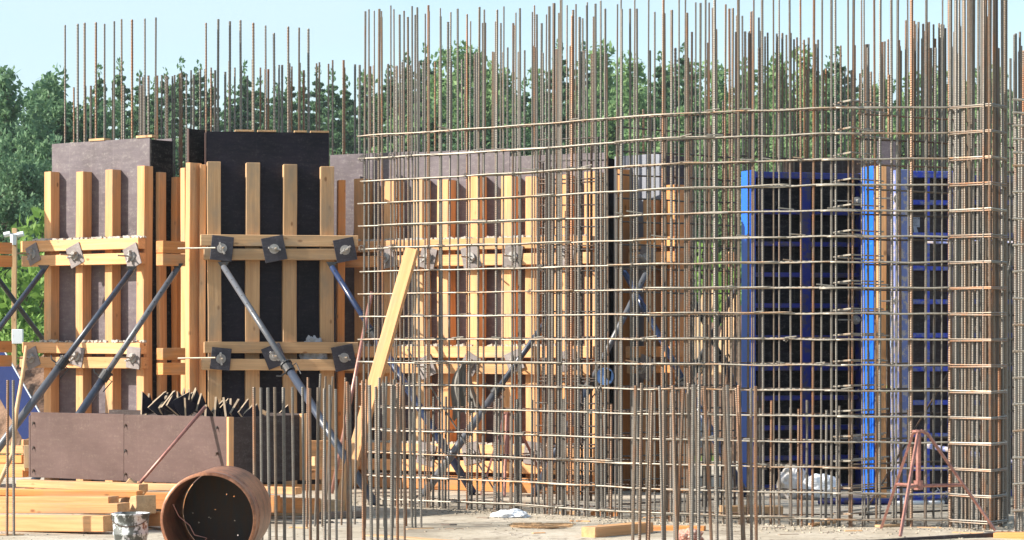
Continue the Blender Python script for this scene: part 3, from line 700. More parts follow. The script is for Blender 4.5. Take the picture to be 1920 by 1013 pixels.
c5 = [(x, y) for x, y in zip(conv([4, 22, 28, 84, 108, 116, 152, 155, 163, 182, 186, 194, 207, 222, 230, 238, 253, 262, 268, 285, 294, 298, 303, 320, 328, 338, 350, 358, 362, 366, 370, 374, 405, 428, 620, 665, 678, 692, 718, 710], 1620, 2.413),
                             [y/2.413 for y in [202, 205, 325, 190, 338, 178, 180, 210, 230, 92, 178, 220, 175, 95, 110, 100, 175, 212, 108, 140, 100, 102, 218, 110, 175, 105, 110, 115, 120, 112, 124, 128, 212, 250, 145, 265, 152, 152, 208, 234]])]
back_mat(P5, 'bundle of rusty rebar rising above the worn blue panel', c5, ROWS[14:], 1690, 1935, [BAR, BARR, BARR])
# bars standing out of the timber formwork
def bundle(label, pts, D0, D1, zb, name='column_rebar'):
    o = empty(name, at(pts[0][0], D0), 0, label, 'rebar', 'rebar meshes and cages')
    for i, (px, y) in enumerate(pts):
        D = D0+(D1-D0)*i/len(pts)+rt(-.03, .03); q0 = at(px, D); q0.z = zb; q1 = at(px+rt(-1.5, 1.5), D, y); bar('vertical_bar', q0-o.location, q1-o.location, random.choice((.0095, .012)), random.choice((BAR, BAR, BARR)), o, .03)
    return o
bundle('ten tall bars rising out of the left column formwork into the sky', [(122, 47), (146, 45), (159, 43), (180, 42), (196, 45), (214, 40), (229, 36), (248, 37), (272, 35), (291, 33)], 26.35, 25.55, 2.9)
bundle('short rusty bars rising out of the left column formwork among the tall ones', [(139, 164), (161, 162), (170, 161), (196, 158), (212, 155), (233, 160), (262, 142), (265, 160), (268, 145), (279, 142), (271, 141)], 26.4, 25.6, 2.9)
bundle('rows of bars between the left column formwork and the black panel', [(295, 142), (302, 141), (311, 140), (315, 143), (323, 143), (326, 141), (337, 138), (340, 137), (351, 140), (357, 132), (376, 130), (385, 130), (362, 140)], 26.0, 26.2, -.02)
bundle('tall bars rising out of the black formwork panel into the sky', [(387, 43), (408, 36), (431, 40), (452, 38), (476, 43), (499, 48), (515, 62), (541, 50), (560, 52), (579, 54), (474, 112), (431, 115)], 25.2, 25.38, 2.9)
bundle('shorter bars standing behind the black formwork panel', [(397, 127), (402, 132), (408, 124), (422, 135), (441, 127), (453, 124), (464, 142), (488, 127), (496, 130), (502, 130), (513, 125), (522, 122), (529, 122), (544, 119), (546, 125), (562, 118), (570, 132), (593, 119), (598, 117), (615, 120), (623, 113), (643, 113), (645, 127), (665, 121), (674, 122)], 26.0, 26.5, -.02)
bundle('bars rising out of the top of the long lilac wall formwork', [(px, y) for px, y in sorted(rearW)], 25.9, 24.5, 2.6)
bundle('short stubs standing behind the narrow blue-grey column formwork', [(1158, 200), (1168, 210), (1180, 205), (1196, 212), (1206, 205), (1221, 208), (1238, 215), (1250, 212)], 25.0, 25.4, -.02)

# ------------------------------------------------------------------ starter bars cast in the slab
def starter(px0, y0, px1, D, r, label, group, zb=-.03):
    q0 = at(px1, D); q0.z = zb; q1 = at(px0, D, y0); q1.y += rt(-.03, .03)
    o = bar('starter_bar', q0, q1, r, random.choice((BARR, BARR, BAR) if label == RG else (BAR, BAR, BARR)), None, .016); return tag(o, label, 'rebar', group)
RG = ''
LG = 'ribbed starter bar in the foreground group left of centre, beside the rusty pipe'
for px, y, r in ((476, 726, .0135), (489, 727, .0115), (503, 727, .0125), (516, 726, .012), (531, 727, .0135), (548, 726, .0115), (567, 726, .0105), (580, 728, .0125), (596, 727, .012), (608, 729, .012), (618, 722, .0125), (629, 730, .011), (651, 716, .013), (656, 722, .012),
                 (680, 714, .015), (693, 722, .0135), (704, 725, .011), (719, 718, .0145), (735, 722, .0135), (746, 719, .012), (756, 722, .009)):
    D = rt(17.75, 18.15); starter(px, y, px+rt(-1, 5), D, r*.9, LG, 'starter bars beside the rusty pipe')
LG2 = 'ribbed starter bar of the rear row left of centre, rising from the slab in view'
for px, y, b in ((577, 708, 575), (601, 701, 590), (611, 706, 604), (624, 706, 609), (648, 708, 640), (669, 706, 665), (687, 712, 684), (711, 708, 709), (725, 706, 720), (738, 712, 737), (752, 706, 744), (757, 722, 762), (767, 706, 773), (776, 700, 779), (787, 704, 790)):
    starter(px, y, b, rt(19.75, 20.3), rt(.0085, .0105), LG2, 'starter bars of the rear row left of centre')
RG = 'leaning ribbed starter bar in the rusty foreground group right of centre'
for px, y, b in ((1192, 723, 1186), (1203, 718, 1199), (1220, 733, 1213), (1223, 735, 1216), (1237, 725, 1243), (1245, 733, 1246), (1261, 723, 1270), (1262, 724, 1266), (1281, 728, 1268), (1291, 719, 1296), (1299, 721, 1297), (1303, 722, 1311), (1311, 722, 1310), (1321, 724, 1335), (1340, 733, 1345), (1357, 726, 1366), (1364, 722, 1372), (1381, 728, 1396), (1385, 723, 1393), (1408, 728, 1409), (1416, 724, 1418)):
    starter(px, y, b, rt(17.8, 18.4), rt(.0100, .0125), RG, 'rusty starter bars right of centre')
FG_ = 'short starter bar lapped against the foot of the long rebar mesh'
for px in conv([22, 48, 120, 157, 250, 325, 345, 440, 450, 520, 570, 655, 685, 730, 790, 860], 920, 3.236)+[1425, 1445, 1461, 1481, 1496, 1513, 1548, 1574, 1594, 1403, 1344, 1322, 1300, 1275, 1255, 1643, 1702, 1735, 884, 860, 835, 812, 905]:
    D = PA.D(px)+.035; starter(px+1, zz(0, 1) if 0 else HY-(.95+rt(-.04, .04)-H)*F/D, px, D, rt(.0095, .0115), FG_, 'starter bars at the foot of the mesh')
for px in (14, 25):
    starter(px, 713, px+(-1 if px < 20 else 1), 19.1, .0105, 'one of two thin starter bars at the left edge in front of the timber pile', 'pair of starter bars at the left edge')
# leaning loose bars
for a, b, r, mt, lab in (((764, 655, 22.9), (943, 945, 22.6), .0075, BAR, 'thin loose steel bar leaning diagonally behind the mesh, left half'), ((1896, 505, 21.4), (1618, 966, 20.6), .009, BARD, 'thin loose dark bar leaning diagonally behind the red tripod'),
                         ((1915, 395, 21.0), (1862, 640, 21.0), .008, BAR, 'thin loose bar slanting behind the column cage at the right')):
    p, q = at(a[0], a[2], a[1]), at(b[0], b[2], b[1]); tag(bar('loose_bar', q, p, r, mt), lab, 'rebar')

# ------------------------------------------------------------------ props
def prop(top, bot, label, m1, m2, split=.42, r1=.028, r2=.038, holes=True, collar=True):
    a = at(top[0], top[2], top[1]); b = at(bot[0], bot[2]) if bot[1] is None else at(bot[0], bot[2], bot[1])
    o = empty('push_pull_prop', b, 0, label, 'prop', 'steel push-pull props bracing the formwork'); d = a-b; L = d.length; e = d.normalized()
    s = d*(1-split)
    m = MB(); m.tube([s-e*.15, d], r1, 14); it = m.build('inner_tube', m1, o, True)
    m = MB(); m.tube([e*.02, s], r2, 14); m.build('outer_tube', m2, o, True)
    if holes:
        x = e.cross(Vector((0, 1, 0))).normalized(); n = x.cross(e).normalized()
        if n.y > 0: n = -n
        k = int((d-s).length/.11)
        for i in range(k):
            c = s+e*(.08+i*.11)+n*(r1-.0005); h = MB(); h.tube([c-n*.004, c+n*.0015], .0075, 8); h.build('pin_hole', BLACK, it)
    if collar:
        m = MB(); m.tube([s-e*.05, s+e*.035], r2+.012, 14); m.tube([s+e*.035, s+e*.05], r2+.022, 12)
        u = e.cross(Vector((0, 1, 0))).normalized()
        m.tube([s-e*.03+u*.02, s-e*.03+u*.10, s-e*.0+u*.13], .008, 5); m.tube([s-e*.01-u*.02, s-e*.01-u*.085, s-e*.14-u*.07], .006, 5); m.build('collar', BLACK, o)
    m = MB(); m.box((-.06, -.05, -.01), (.06, .05, .012), Matrix.Translation(b*0)); m.build('foot_plate', BLACK, o)
    m = MB(); t = d; m.add([t+Vector((-.055, -.02, .045)), t+Vector((.055, -.02, .045)), t+Vector((.0, -.02, -.04)), t+Vector((-.055, .02, .045)), t+Vector((.055, .02, .045)), t+Vector((.0, .02, -.04))],
                           [(0, 1, 2)[::-1], (3, 4, 5), (0, 1, 4, 3), (1, 2, 5, 4), (2, 0, 3, 5)]); m.build('head_bracket', BLACK, o)
    return o
prop((82, 506, 25.5), (-235, None, 24.6), 'grey prop with pin holes crossing the green gap at the far left', PROP, PROP, .7, .026, .036)
prop((-30, 487, 28.5), (248, None, 31.0), 'dark prop behind the others, slanting down right in the left gap', BLACK, BLACK, .5)
prop((246, 508, 25.0), (-68, None, 24.2), 'slate prop from under the middle of the left walers to the left edge', PROP, PROPG, .42)
prop((333, 503, 24.7), (47, None, 24.2), 'slate prop slanting from the corner posts down behind the plywood box', PROPG, PROP, .48)
prop((419, 500, 24.2), (706, None, 22.5), 'long prop slanting down right across the black formwork panel', PROPG, PROP, .44)
prop((622, 500, 24.8), (890, None, 24.1), 'navy prop slanting down right behind the left end of the mesh', PROPD, PROPD, .3)
prop((1080, 523, 24.55), (792, None, 23.9), 'slate and grey prop slanting down left behind the middle of the mesh', PROP, PROPG, .52)
prop((1212, 512, 24.1), (1000, None, 23.9), 'grey prop slanting down left under the narrow blue-grey column formwork', PROPG, PROP, .5)
prop((1170, 508, 24.2), (1400, None, 23.8), 'dark prop slanting down right from the narrow column formwork', PROPD, PROPD, .5)
prop((1276, 512, 26.0), (1460, None, 27.2), 'dark prop in the green gap slanting down right', BLACK, PROPD, .4)
prop((1385, 530, 26.0), (1200, None, 27.4), 'pale prop in the green gap slanting down left beside the blue edge', PROPG, PROPG, .42)
# prop lying / blue tubes on the ground at the right
def tubething(name, a, b, r, mat, label, cat, n=12):
    p, q = at(a[0], a[2], a[1]), at(b[0], b[2], b[1]); o = empty(name, p, 0, label, cat); d = q-p
    m = MB(); m.tube([d*0, d*.62], r, n); m.build('outer_tube', mat, o, True); m = MB(); m.tube([d*.62, d], r*.78, n); m.build('inner_tube', mat, o, True)
    m = MB(); m.tube([d*.60, d*.63], r*1.3, n); m.build('collar', WHITE if mat is BLUE else BLACK, o, True); return o
o = tubething('lying_prop', (1535, 940, 22.6), (1790, 941, 22.8), .030, BLUE, 'blue steel prop lying on the slab behind the right mesh', 'prop')
tubething('lying_prop', (1680, 944, 22.3), (1770, 942, 22.4), .020, WHITE, 'short pale tube lying beside the blue prop behind the tripod', 'tube')
tubething('rail_tube', (1738, 836, 22.6), (1935, 872, 21.9), .024, BLUEW, 'pale blue tube slanting behind the column cage at knee height', 'tube')
tubething('rail_tube', (1738, 453, 22.8), (1945, 456, 22.4), .020, BLUEW, 'pale blue horizontal tube behind the column cage at head height', 'tube')
m = MB()
random.seed(5)
for k in range(7):
    M = Matrix.Translation((rt(-.11, .11), rt(-.05, .05), rt(.02, .10))) @ Matrix.Rotation(rt(-1, 1), 4, 'Y') @ Matrix.Rotation(rt(-1, 1), 4, 'Z'); m.box((-.07, -.03, -.003), (.07, .03, .003), M)
o = m.build('foil_scrap', PROPG); o.location = at(1762, 22.5); o.location.z = .02; tag(o, 'crumpled silvery scrap metal on the slab behind the tripod', 'scrap')

# ------------------------------------------------------------------ tripods
def tripod(px, D, label, feet, s=1.0):
    A = at(px, D); o = empty('tripod_stand', A, 0, label, 'tripod', 'steel tripod stands'); top = Vector((0, 0, .775*s))
    for fx, fy, tx in feet:
        m = MB(); f = Vector((fx, fy, .01)); t = Vector((tx, fy*.12, .75*s)); d = (f-t).normalized()
        m.tube([Vector((tx*.25, fy*.03, .775*s)), t, f], .0135, 4); m.build('leg', REDST, o)
    ring = [Vector((tx+(fx-tx)*.52, fy*.12+fy*.88*.52, .75*s*.48)) for fx, fy, tx in feet]
    for k in range(3):
        m = MB(); m.tube([ring[k], Vector((.0, .0, .36*s))], .013, 4); m.build('brace', REDST, o)
    m = MB(); m.tube([(0, 0, .35*s), (0, 0, .765*s)], .020, 10); m.tube([(0, 0, .33*s), (0, 0, .40*s)], .036, 10); m.tube([(0, 0, .765*s), (0, 0, .78*s)], .05, 12); m.build('center_tube', REDST, o)
    return o
D0 = 19.3; g1, g2, g3 = gnd(1652, 994), gnd(1688, 1008), gnd(1866, 997); A = at(1722, D0)
tripod(1722, D0, 'red-brown steel tripod stand on the slab in front of the right mesh', [(g1.x-A.x, g1.y-A.y, -.035), (g2.x-A.x, g2.y-A.y, -.012), (g3.x-A.x, g3.y-A.y, .075)])
tripod(952, 24.2, 'dark red tripod stand half hidden behind the mesh near its middle', [(-.25, -.2, -.03), (-.03, -.4, -.01), (.40, .1, .05)])

# ------------------------------------------------------------------ plywood box with brackets
BX = Frame(57, 21.85, -R(34)); bw = BX.lx(425); zb, zt = .29, .845; bd = .97
box = empty('plywood_box', BX.o, BX.r, 'large pink-brown plywood box on timbers, full of dark plywood triangles', 'box')
m = MB(); m.box((0, 0, zb), (bw*.49, .02, zt), None, .0015); m.build('front_panel', PLYP, box)
m = MB(); m.box((bw*.49+.002, 0, zb), (bw, .02, zt-.004), None, .0015); m.build('front_panel', PLYP, box)
m = MB(); m.box((bw-.0, .062, zb), (bw+.02, bd, zt-.01), None, .0015); m.build('side_panel', PLYD, box)  # darker plywood than the front: this side's shade painted in
timber('corner_post', (bw+.012, .03, zb), (bw+.012, .03, zt-.006), .03, .062, WOOD, box)
timber('corner_post', (bw+.05, bd-.03, zb), (bw+.05, bd-.03, zt+.0), .06, .07, WOOD, box)
m = MB(); m.box((0, bd, zb), (bw, bd+.02, zt), None, .0015); m.build('back_panel', PLYD, box)
m = MB(); m.box((-.022, 0, zb), (-.002, bd, zt-.03), None, .0015); m.build('side_panel', PLYP, box)
m = MB(); m.box((.002, .022, zb+.01), (bw-.004, bd-.002, zb+.03)); m.build('box_floor', PLYD, box)
m = MB(); m.box((.004, .03, zb+.03), (bw-.01, bd-.01, zt-.12)); m.build('ballast_fill', CONC, box)
for x in (.04, bw*.5, bw-.10):
    for z in (zt-.09, zt-.30, zb+.06):
        m = MB(); m.tube([(x, .001, z), (x, -.012, z)], .010, 7); m.tube([(x, -.012, z), (x+.004, -.02, z-.022)], .004, 5); m.build('bolt', BARD, box)
def bracket(px, py, D, rot, label, grp):
    o = empty('plywood_triangle', at(px, D, py), rot[2], label, 'triangle', grp); a = rot[0]
    M = Matrix.Rotation(a, 4, 'Y') @ Matrix.Rotation(rot[1], 4, 'X'); h, w, t = rt(.15, .20), rt(.08, .12), .018; tri = [(-w, 0), (w*.8, 0), (-w*.7, h)]
    A = [M @ Vector((x, 0, z)) for x, z in tri]; B = [M @ Vector((x, t, z)) for x, z in tri]
    m = MB(); m.add(A+B, [(0, 1, 2), (5, 4, 3)]); m.build('film_face', PLYB, o)
    m = MB(); m.add(A+B, [(0, 3, 4, 1), (1, 4, 5, 2), (2, 5, 3, 0)]); m.build('edge_band', EDGE, o)
random.seed(17)
for i in range(34):
    px = 284+i*5.4+rt(-3, 3); hi = px < 385
    if 388 < px < 396: continue
    bracket(px, (774 if hi else 788)+rt(-4, 4), rt(21.35, 21.65), (rt(-.5, .9), rt(-.3, .3), rt(.5, 1.45)), 'dark film-faced plywood triangle with pale edges heaped in the box', 'plywood triangles heaped in the box')
for i in range(6):
    bracket(rt(480, 545), 796+rt(-3, 3), rt(21.5, 21.8), (rt(-1.1, 1.1), rt(-.3, .3), rt(.3, 1.3)), 'dark film-faced plywood triangle with pale edges heaped in the box', 'plywood triangles heaped in the box')
t = timber('board_offcut', at(488, 21.7, 770), at(528, 21.7, 790), .10, .03, WOODG); tag(t, 'grey board offcut sticking out of the box behind the starter bars', 'board')
# sledge hammer leaning on the box
q0 = gnd(256, 931); q0 = at(252, 20.35, 918); q1 = at(385, 20.72, 763)
ml = empty('sledgehammer', q0, 0, 'sledgehammer with reddish handle and wooden head leaning on the plywood box', 'hammer'); d = q1-q0
m = MB(); m.tube([d*.04, d*.5, d], .014, 10, rr=[.013, .013, .015]); m.build('handle', REDST, ml, True)
e = d.normalized(); x = e.cross(Vector((0, 1, 0))).normalized()
t = timber('hammer_head', e*.0-x*.085, x*.085+e*.0, .10, .10, WOODG, ml)

# timbers: name, p0(px,py,D) p1, w, h, mat, label
def beam(a, b, w, h, mat, label, cat='timber beam', group=None, name='timber_beam', roll=0):
    p, q = at(a[0], a[2], a[1]), at(b[0], b[2], b[1]); t = timber(name, p, q, w, h, mat, None, roll); return tag(t, label, cat, group)
PG = 'sawn timbers stacked below the plywood box'
beam((-60, 980, 19.7), (204, 982, 19.25), .16, .12, WOOD, 'lowest front pine beam of the stack, end beside the bucket', group=PG)
beam((-60, 952, 19.9), (232, 953, 19.45), .20, .075, WOOD, 'second pine beam of the front stack under the thin planks', group=PG)
beam((-60, 937, 20.0), (214, 938, 19.55), .16, .06, WOOD, 'third pine beam of the front stack, end left of the hammer', group=PG)
beam((-20, 922, 20.0), (262, 927, 19.75), .14, .05, WOODO, 'sloping plank on top of the front stack below the hammer head', 'plank', PG)
beam((38, 906, 20.7), (270, 915, 20.1), .12, .06, WOOD, 'upper pine plank running along the foot of the plywood box', 'plank', PG)
beam((60, 906, 21.4), (560, 921, 20.3), .10, .055, WOOD, 'long pine bearer directly under the plywood box', group=PG)
beam((225, 955, 20.2), (274, 946, 19.6), .16, .14, WOODG, 'short grey timber block beside the hammer head', 'timber block', PG)
beam((268, 938, 20.6), (520, 945, 20.3), .14, .13, WOODO, 'orange shaded beam under the box behind the rusty pipe', group=PG)
beam((262, 972, 20.0), (330, 973, 19.6), .14, .11, WOODO, 'short beam end between bucket and rusty pipe', group=PG)
beam((200, 938, 20.9), (600, 949, 20.9), .14, .12, WOODO, 'rear orange beam under the box reaching right past the pipe', group=PG)
beam((480, 914, 20.9), (608, 914, 21.6), .10, .05, WOODO, 'thin bearer under the right end of the box behind the starter bars', group=PG)
beam((490, 952, 21.2), (640, 952, 21.6), .12, .13, WOODG, 'shaded beam on the slab right of the box', group=PG)
for i, (y, x) in enumerate(((842, 52), (860, 48), (875, 54), (887, 50))):
    beam((-80, y, 25.6), (x, y+1, 25.2), .12, .075, WOODO if i % 2 else WOOD, ('topmost', 'second', 'third', 'lowest')[i]+' board of the small pile at the far left behind the box', 'board', 'boards piled at the far left')
beam((52, 835, 24.9), (52, 878, 24.9), .07, .03, WOODG, 'short grey upright board end beside the far left pile', 'board')
for i, (y, x) in enumerate(((835, 545), (865, 560), (890, 552))):
    beam((x+25, y, 24.3), (x+110, y, 24.6), .10, .09, WOOD if i != 1 else WOODG, ('upper', 'middle', 'lower')[i]+' board of the pile behind the starter bars left of the plank', 'board', 'boards piled behind the starter bars')
# the leaning plank
beam((636, 955, 21.75), (773, 467, 22.15), .06, .108, WOOD, 'long fresh pine plank leaning against the left end of the mesh', 'plank', name='leaning_plank', roll=R(72))
# wooden handle at the left, red pole
m = MB(); pts = [at(49, 24.7, 649), at(43, 24.6, 700), at(31, 24.4, 770), at(24, 24.3, 850), at(4, 24.2, 895), at(-12, 24.1, 925)]
m.tube(pts, .020, 9, rr=[.016, .019, .021, .022, .022, .022]); o = m.build('wooden_pole', WOODG, None, True); tag(o, 'bent pale wooden pole leaning on the lower walers at the far left', 'pole')
m = MB(); m.tube([at(697, 23.9, 548), at(660, 23.6, 735), at(622, 23.4, 925)], .018, 9); tag(m.build('red_pole', REDST, None, True), 'thin red-brown pole leaning behind the pine plank', 'pole')
# ground timbers in the foreground
beam((1103, 1000, 18.9), (1212, 990, 19.5), .13, .09, WOOD, 'short pine beam lying on the slab at the bottom centre', name='timber_beam')
beam((1120, 992, 19.75), (1322, 994, 19.55), .09, .06, WOODO, 'longer pine beam lying behind the short one at the bottom centre')
beam((1352, 958, 20.9), (1465, 958, 21.0), .11, .085, WOODG, 'grey-brown beam lying inside the mesh right of the rusty starter bars')
beam((1866, 1006, 18.9), (1990, 1006, 18.7), .12, .06, WOODO, 'orange timber at the bottom right corner')
beam((1500, 1028, 18.3), (1862, 1007, 18.95), .03, .06, PLYD, 'dark edge board lying along the bottom right of the slab', 'board')
beam((690, 1004, 19.1), (1010, 1026, 18.1), .12, .012, WOODG, 'thin pale board lying flat on the slab at the bottom, left of centre', 'board')
beam((762, 994, 19.7), (812, 992, 19.8), .05, .02, WOODG, 'small flat batten by the rear starter bars', 'batten')
beam((1045, 963, 21.5), (1085, 962, 21.4), .08, .035, WOODG, 'small flat offcut at the foot of the mesh near the centre', 'offcut')
beam((1110, 964, 21.3), (1165, 963, 21.2), .08, .05, WOODO, 'brown offcut at the foot of the mesh right of centre', 'offcut')
beam((-30, 1004, 19.1), (45, 1004, 19.15), .06, .02, WOODG, 'thin batten at the foot of the two left starter bars', 'batten')
beam((1520, 984, 20.1), (1566, 979, 20.3), .07, .02, WOODG, 'flat grey offcut at the foot of the right mesh', 'offcut')
beam((1645, 987, 19.9), (1690, 984, 20.0), .08, .02, WOODG, 'flat grey offcut beside the left foot of the tripod', 'offcut')
beam((590, 967, 20.9), (680, 964, 21.0), .10, .05, WOODD, 'dark board at the foot of the leaning plank', 'board')
for a, b, lab in (((1285, 560, 31), (1330, 705, 29.5), 'left of three pale boards leaning in the green gap'), ((1330, 545, 31), (1300, 690, 29.5), 'middle of three pale boards leaning in the green gap'), ((1375, 555, 31), (1352, 700, 29.5), 'right of three pale boards leaning in the green gap')):
    beam(a, b, .16, .03, WOODG, lab, 'board', 'boards leaning in the green gap')
beam((1378, 476, 27), (1360, 494, 27), .13, .12, WOOD, 'pale beam end jutting out left of the blue edge', 'beam end')

# ------------------------------------------------------------------ rusty pipe
a = at(390, 16.35); a.z = .306; b = at(424, 17.25); b.z = .306; d = b-a; e = d.normalized(); X = Vector((0, 0, 1)).cross(e).normalized(); U = e.cross(X).normalized()
po = empty('steel_pipe', (a.x, a.y, 0), 0, 'large rusty steel pipe section lying open towards the camera in the foreground', 'pipe'); ao = a-po.location
def ringp(t, r, n=72, w=.0): return [ao+d*t+(X*math.cos(2*math.pi*k/n)+U*math.sin(2*math.pi*k/n))*(r+w*math.sin(3*2*math.pi*k/n)) for k in range(n)]
m = MB(); n = 72; prof = [(0, .288), (0, .306), (.04, .309), (.22, .305), (.225, .309), (.24, .309), (.245, .305), (.6, .306), (1, .306), (1, .290), (.5, .289), (.0, .288)]
for t, r in prof: m.v += ringp(t, r, n, .0015)
m.f = [(i*n+k, i*n+(k+1) % n, (i+1)*n+(k+1) % n, (i+1)*n+k) for i in range(len(prof)-1) for k in range(n)]
m.build('pipe_wall', RUST, po, True)
# rusted-through end plate, with real holes
random.seed(3); m = MB(); nr, na = 34, 150
def dp(i, k):
    r = .286*i/nr; t = 2*math.pi*k/na; return ao+d*.985+(X*math.cos(t)+U*math.sin(t))*r
holes = {(random.randint(5, 31), random.randint(0, na-1)) for _ in range(13)}
for i in range(1, nr+1):
    for k in range(na): m.v.append(dp(i, k))
for i in range(nr-1):
    for k in range(na):
        if (i, k) not in holes: m.f.append((i*na+k, (i+1)*na+k, (i+1)*na+(k+1) % na, i*na+(k+1) % na))
m.f.append(tuple(range(na))); m.build('end_plate', BARD, po)
m = MB(); m.tube([ao+d*.05+X*.23+U*.10, ao+d*.1+X*.20+U*.02, ao+d*.1+X*.13-U*.04, ao+d*.1+X*.10-U*.10, ao+d*.1+X*.02-U*.12, ao+d*.1+X*.08-U*.2], .0035, 5); m.build('wire', REDST, po)

# bucket
bo = empty('bucket', at(245, 17.15), 0, 'paint-splashed dark bucket standing beside the timber stack', 'bucket')
m = MB(); n = 40; prof = [(0, .095), (.008, .097), (.15, .112), (.155, .118), (.17, .118), (.172, .114), (.285, .124), (.288, .130), (.30, .130), (.30, .122), (.15, .108), (.02, .092), (.02, .001)]
for z, r in prof:
    for k in range(n): m.v.append(Vector((r*math.cos(2*math.pi*k/n), r*math.sin(2*math.pi*k/n), z)))
m.f = [(i*n+k, i*n+(k+1) % n, (i+1)*n+(k+1) % n, (i+1)*n+k) for i in range(len(prof)-1) for k in range(n)]+[tuple(range(n))[::-1]]
BK, nt, bb = newmat('paint_splashed_plastic'); v = coords(nt, 'Object', (1, 1, .7)); q = noi(nt, v, 9, 5, .7)
setc(nt, bb, ramp(nt, q, [(.44, (.07, .075, .07)), (.5, (.10, .11, .10)), (.54, (.55, .58, .60)), (.6, (.62, .62, .62)), (.66, (.22, .10, .05))]), .6)
m.build('bucket_body', BK, bo, True)
m = MB(); m.tube([(math.cos(t)*.128, -.02-.10*abs(math.sin(t)), .285-.07*math.sin(t)) for t in [math.pi*i/14 for i in range(15)]], .003, 5); m.build('handle', BARD, bo)

# ------------------------------------------------------------------ sacks, cloth
def blob(name, c, sx, sy, sz, mat, label, cat, seed, crumple=.22, group=None):
    bm = bmesh.new(); bmesh.ops.create_icosphere(bm, subdivisions=5, radius=1)
    for v in bm.verts:
        p = v.co.copy(); r = 1+crumple*(abs(noise.noise(p*1.6+Vector((seed, 0, 0))))*1.5-.3)+crumple*.55*abs(noise.noise(p*4+Vector((0, seed, 0))))-crumple*.25*abs(noise.noise(p*9+Vector((0, 0, seed))))
        p = p*r; v.co = Vector((p.x*sx, p.y*sy, max(p.z, -.72)*sz))
    me = bpy.data.meshes.new(name); bm.to_mesh(me); bm.free(); me.materials.append(mat)
    o = link(name, me); o.location = c+Vector((0, 0, .72*sz)); tag(o, label, cat, group); return o
def gat(px, D, z=0): q = at(px, D); q.z = z; return q
blob('plastic_sack', gat(1489, 23.6, .0), .155, .13, .175, SACK, 'beige and white crumpled sack at the foot of the blue panel', 'sack', 2, .13)
blob('plastic_sack', gat(1538, 23.5, .0), .19, .13, .135, WHITE, 'white plastic sack lying right of the beige one at the blue panel', 'sack', 6, .17)
blob('mortar_heap', gat(957, 21.1, -.02), .15, .10, .045, WHITE, 'small white heap of plaster on the slab at the foot of the mesh', 'heap', 9, .4)
x = FB.lx(588, -.15)
o = blob('plastic_bag', FB.o+FB.T*x-FB.N*.15+Vector((0, 0, zz(689, 24.8))), .125, .04, .165, BAG, 'grey-white plastic bag stuffed behind the lower walers of the black panel', 'bag', 12, .35)
blob('plastic_bag', gat(1290, 26.5, .35), .16, .14, .22, WHITE, 'pale blue-white bag in the green gap behind the mesh', 'bag', 15, .4)
blob('crumpled_tarp', gat(1292, 18.55, .0), .09, .08, .05, paint('salmon_sheet', (.60, .30, .22), .12, (.7, .55, .48), .7), 'crumpled salmon coloured scrap by the rusty starter bars', 'scrap', 19, .45)
# jacket hanging from a tie plate
def drape(c, w, h, seed, mat, name, label, cat):
    m = MB(); nu, nv = 34, 26
    for side in (0, 1):
        for j in range(nv+1):
            v = j/nv
            for i in range(nu+1):
                u = i/nu-.5; sp = .28+.75*v**.6; xx = u*w*sp+.03*math.sin(v*5+seed); yy = .022*math.sin(u*22+seed+v*2)*(.4+v)+.02*math.sin(u*9+v*4); zlow = h*(v*(1-.12*abs(math.sin(u*7+seed))))
                if abs(u) < .05 and v > .55: zlow = h*.62
                m.v.append(Vector((xx, yy+side*.012, -zlow+.02*math.cos(u*6))))
    N = (nu+1)*(nv+1)
    for s in (0, 1):
        for j in range(nv):
            for i in range(nu):
                q = (s*N+j*(nu+1)+i, s*N+j*(nu+1)+i+1, s*N+(j+1)*(nu+1)+i+1, s*N+(j+1)*(nu+1)+i); m.f.append(q if s else q[::-1])
    rim = [j*(nu+1) for j in range(nv+1)]; m.f += [(a, b, b+N, a+N) for a, b in zip(rim, rim[1:])]
    rim = [j*(nu+1)+nu for j in range(nv+1)]; m.f += [(b, a, a+N, b+N) for a, b in zip(rim, rim[1:])]
    rim = [nv*(nu+1)+i for i in range(nu+1)]; m.f += [(a, b, b+N, a+N) for a, b in zip(rim, rim[1:])]
    o = m.build(name, mat, None, True); o.location = c; tag(o, label, cat); return o
drape(at(872, 24.55, 680), .30, .55, 3, CLOTH, 'work_jacket', 'grey work jacket hanging from a tie plate on the lilac formwork', 'jacket')
# round printed bucket hanging in the dark gap (generic print)
ro = empty('printed_bucket', at(1136, 22.9, 706), 0, 'round dark tub with blue and yellow printed lid hanging beside the black gap', 'tub')
m = MB(); m.tube([(0, .0, 0), (0, .22, 0)], .085, 28); m.build('tub_body', PLATED, ro, True)
m = MB(); m.tube([(-.008, -.004, 0), (-.008, 0, 0)], .078, 28); m.build('lid_print', SKYB, ro)
m = MB(); m.add([(.005, -.006, .07), (.05, -.006, .045), (.04, -.006, -.04), (-.005, -.006, -.01)], [(0, 1, 2, 3), (3, 2, 1, 0)]); m.build('yellow_patch', YELL, ro)
m = MB(); m.tube([(-.012, -.012, .0), (-.012, -.004, 0)], .012, 12); m.build('lid_knob', WHITE, ro); m = MB(); m.tube([(-.012, -.015, .0), (-.012, -.012, 0)], .007, 12); m.build('lid_hole', BLACK, ro)

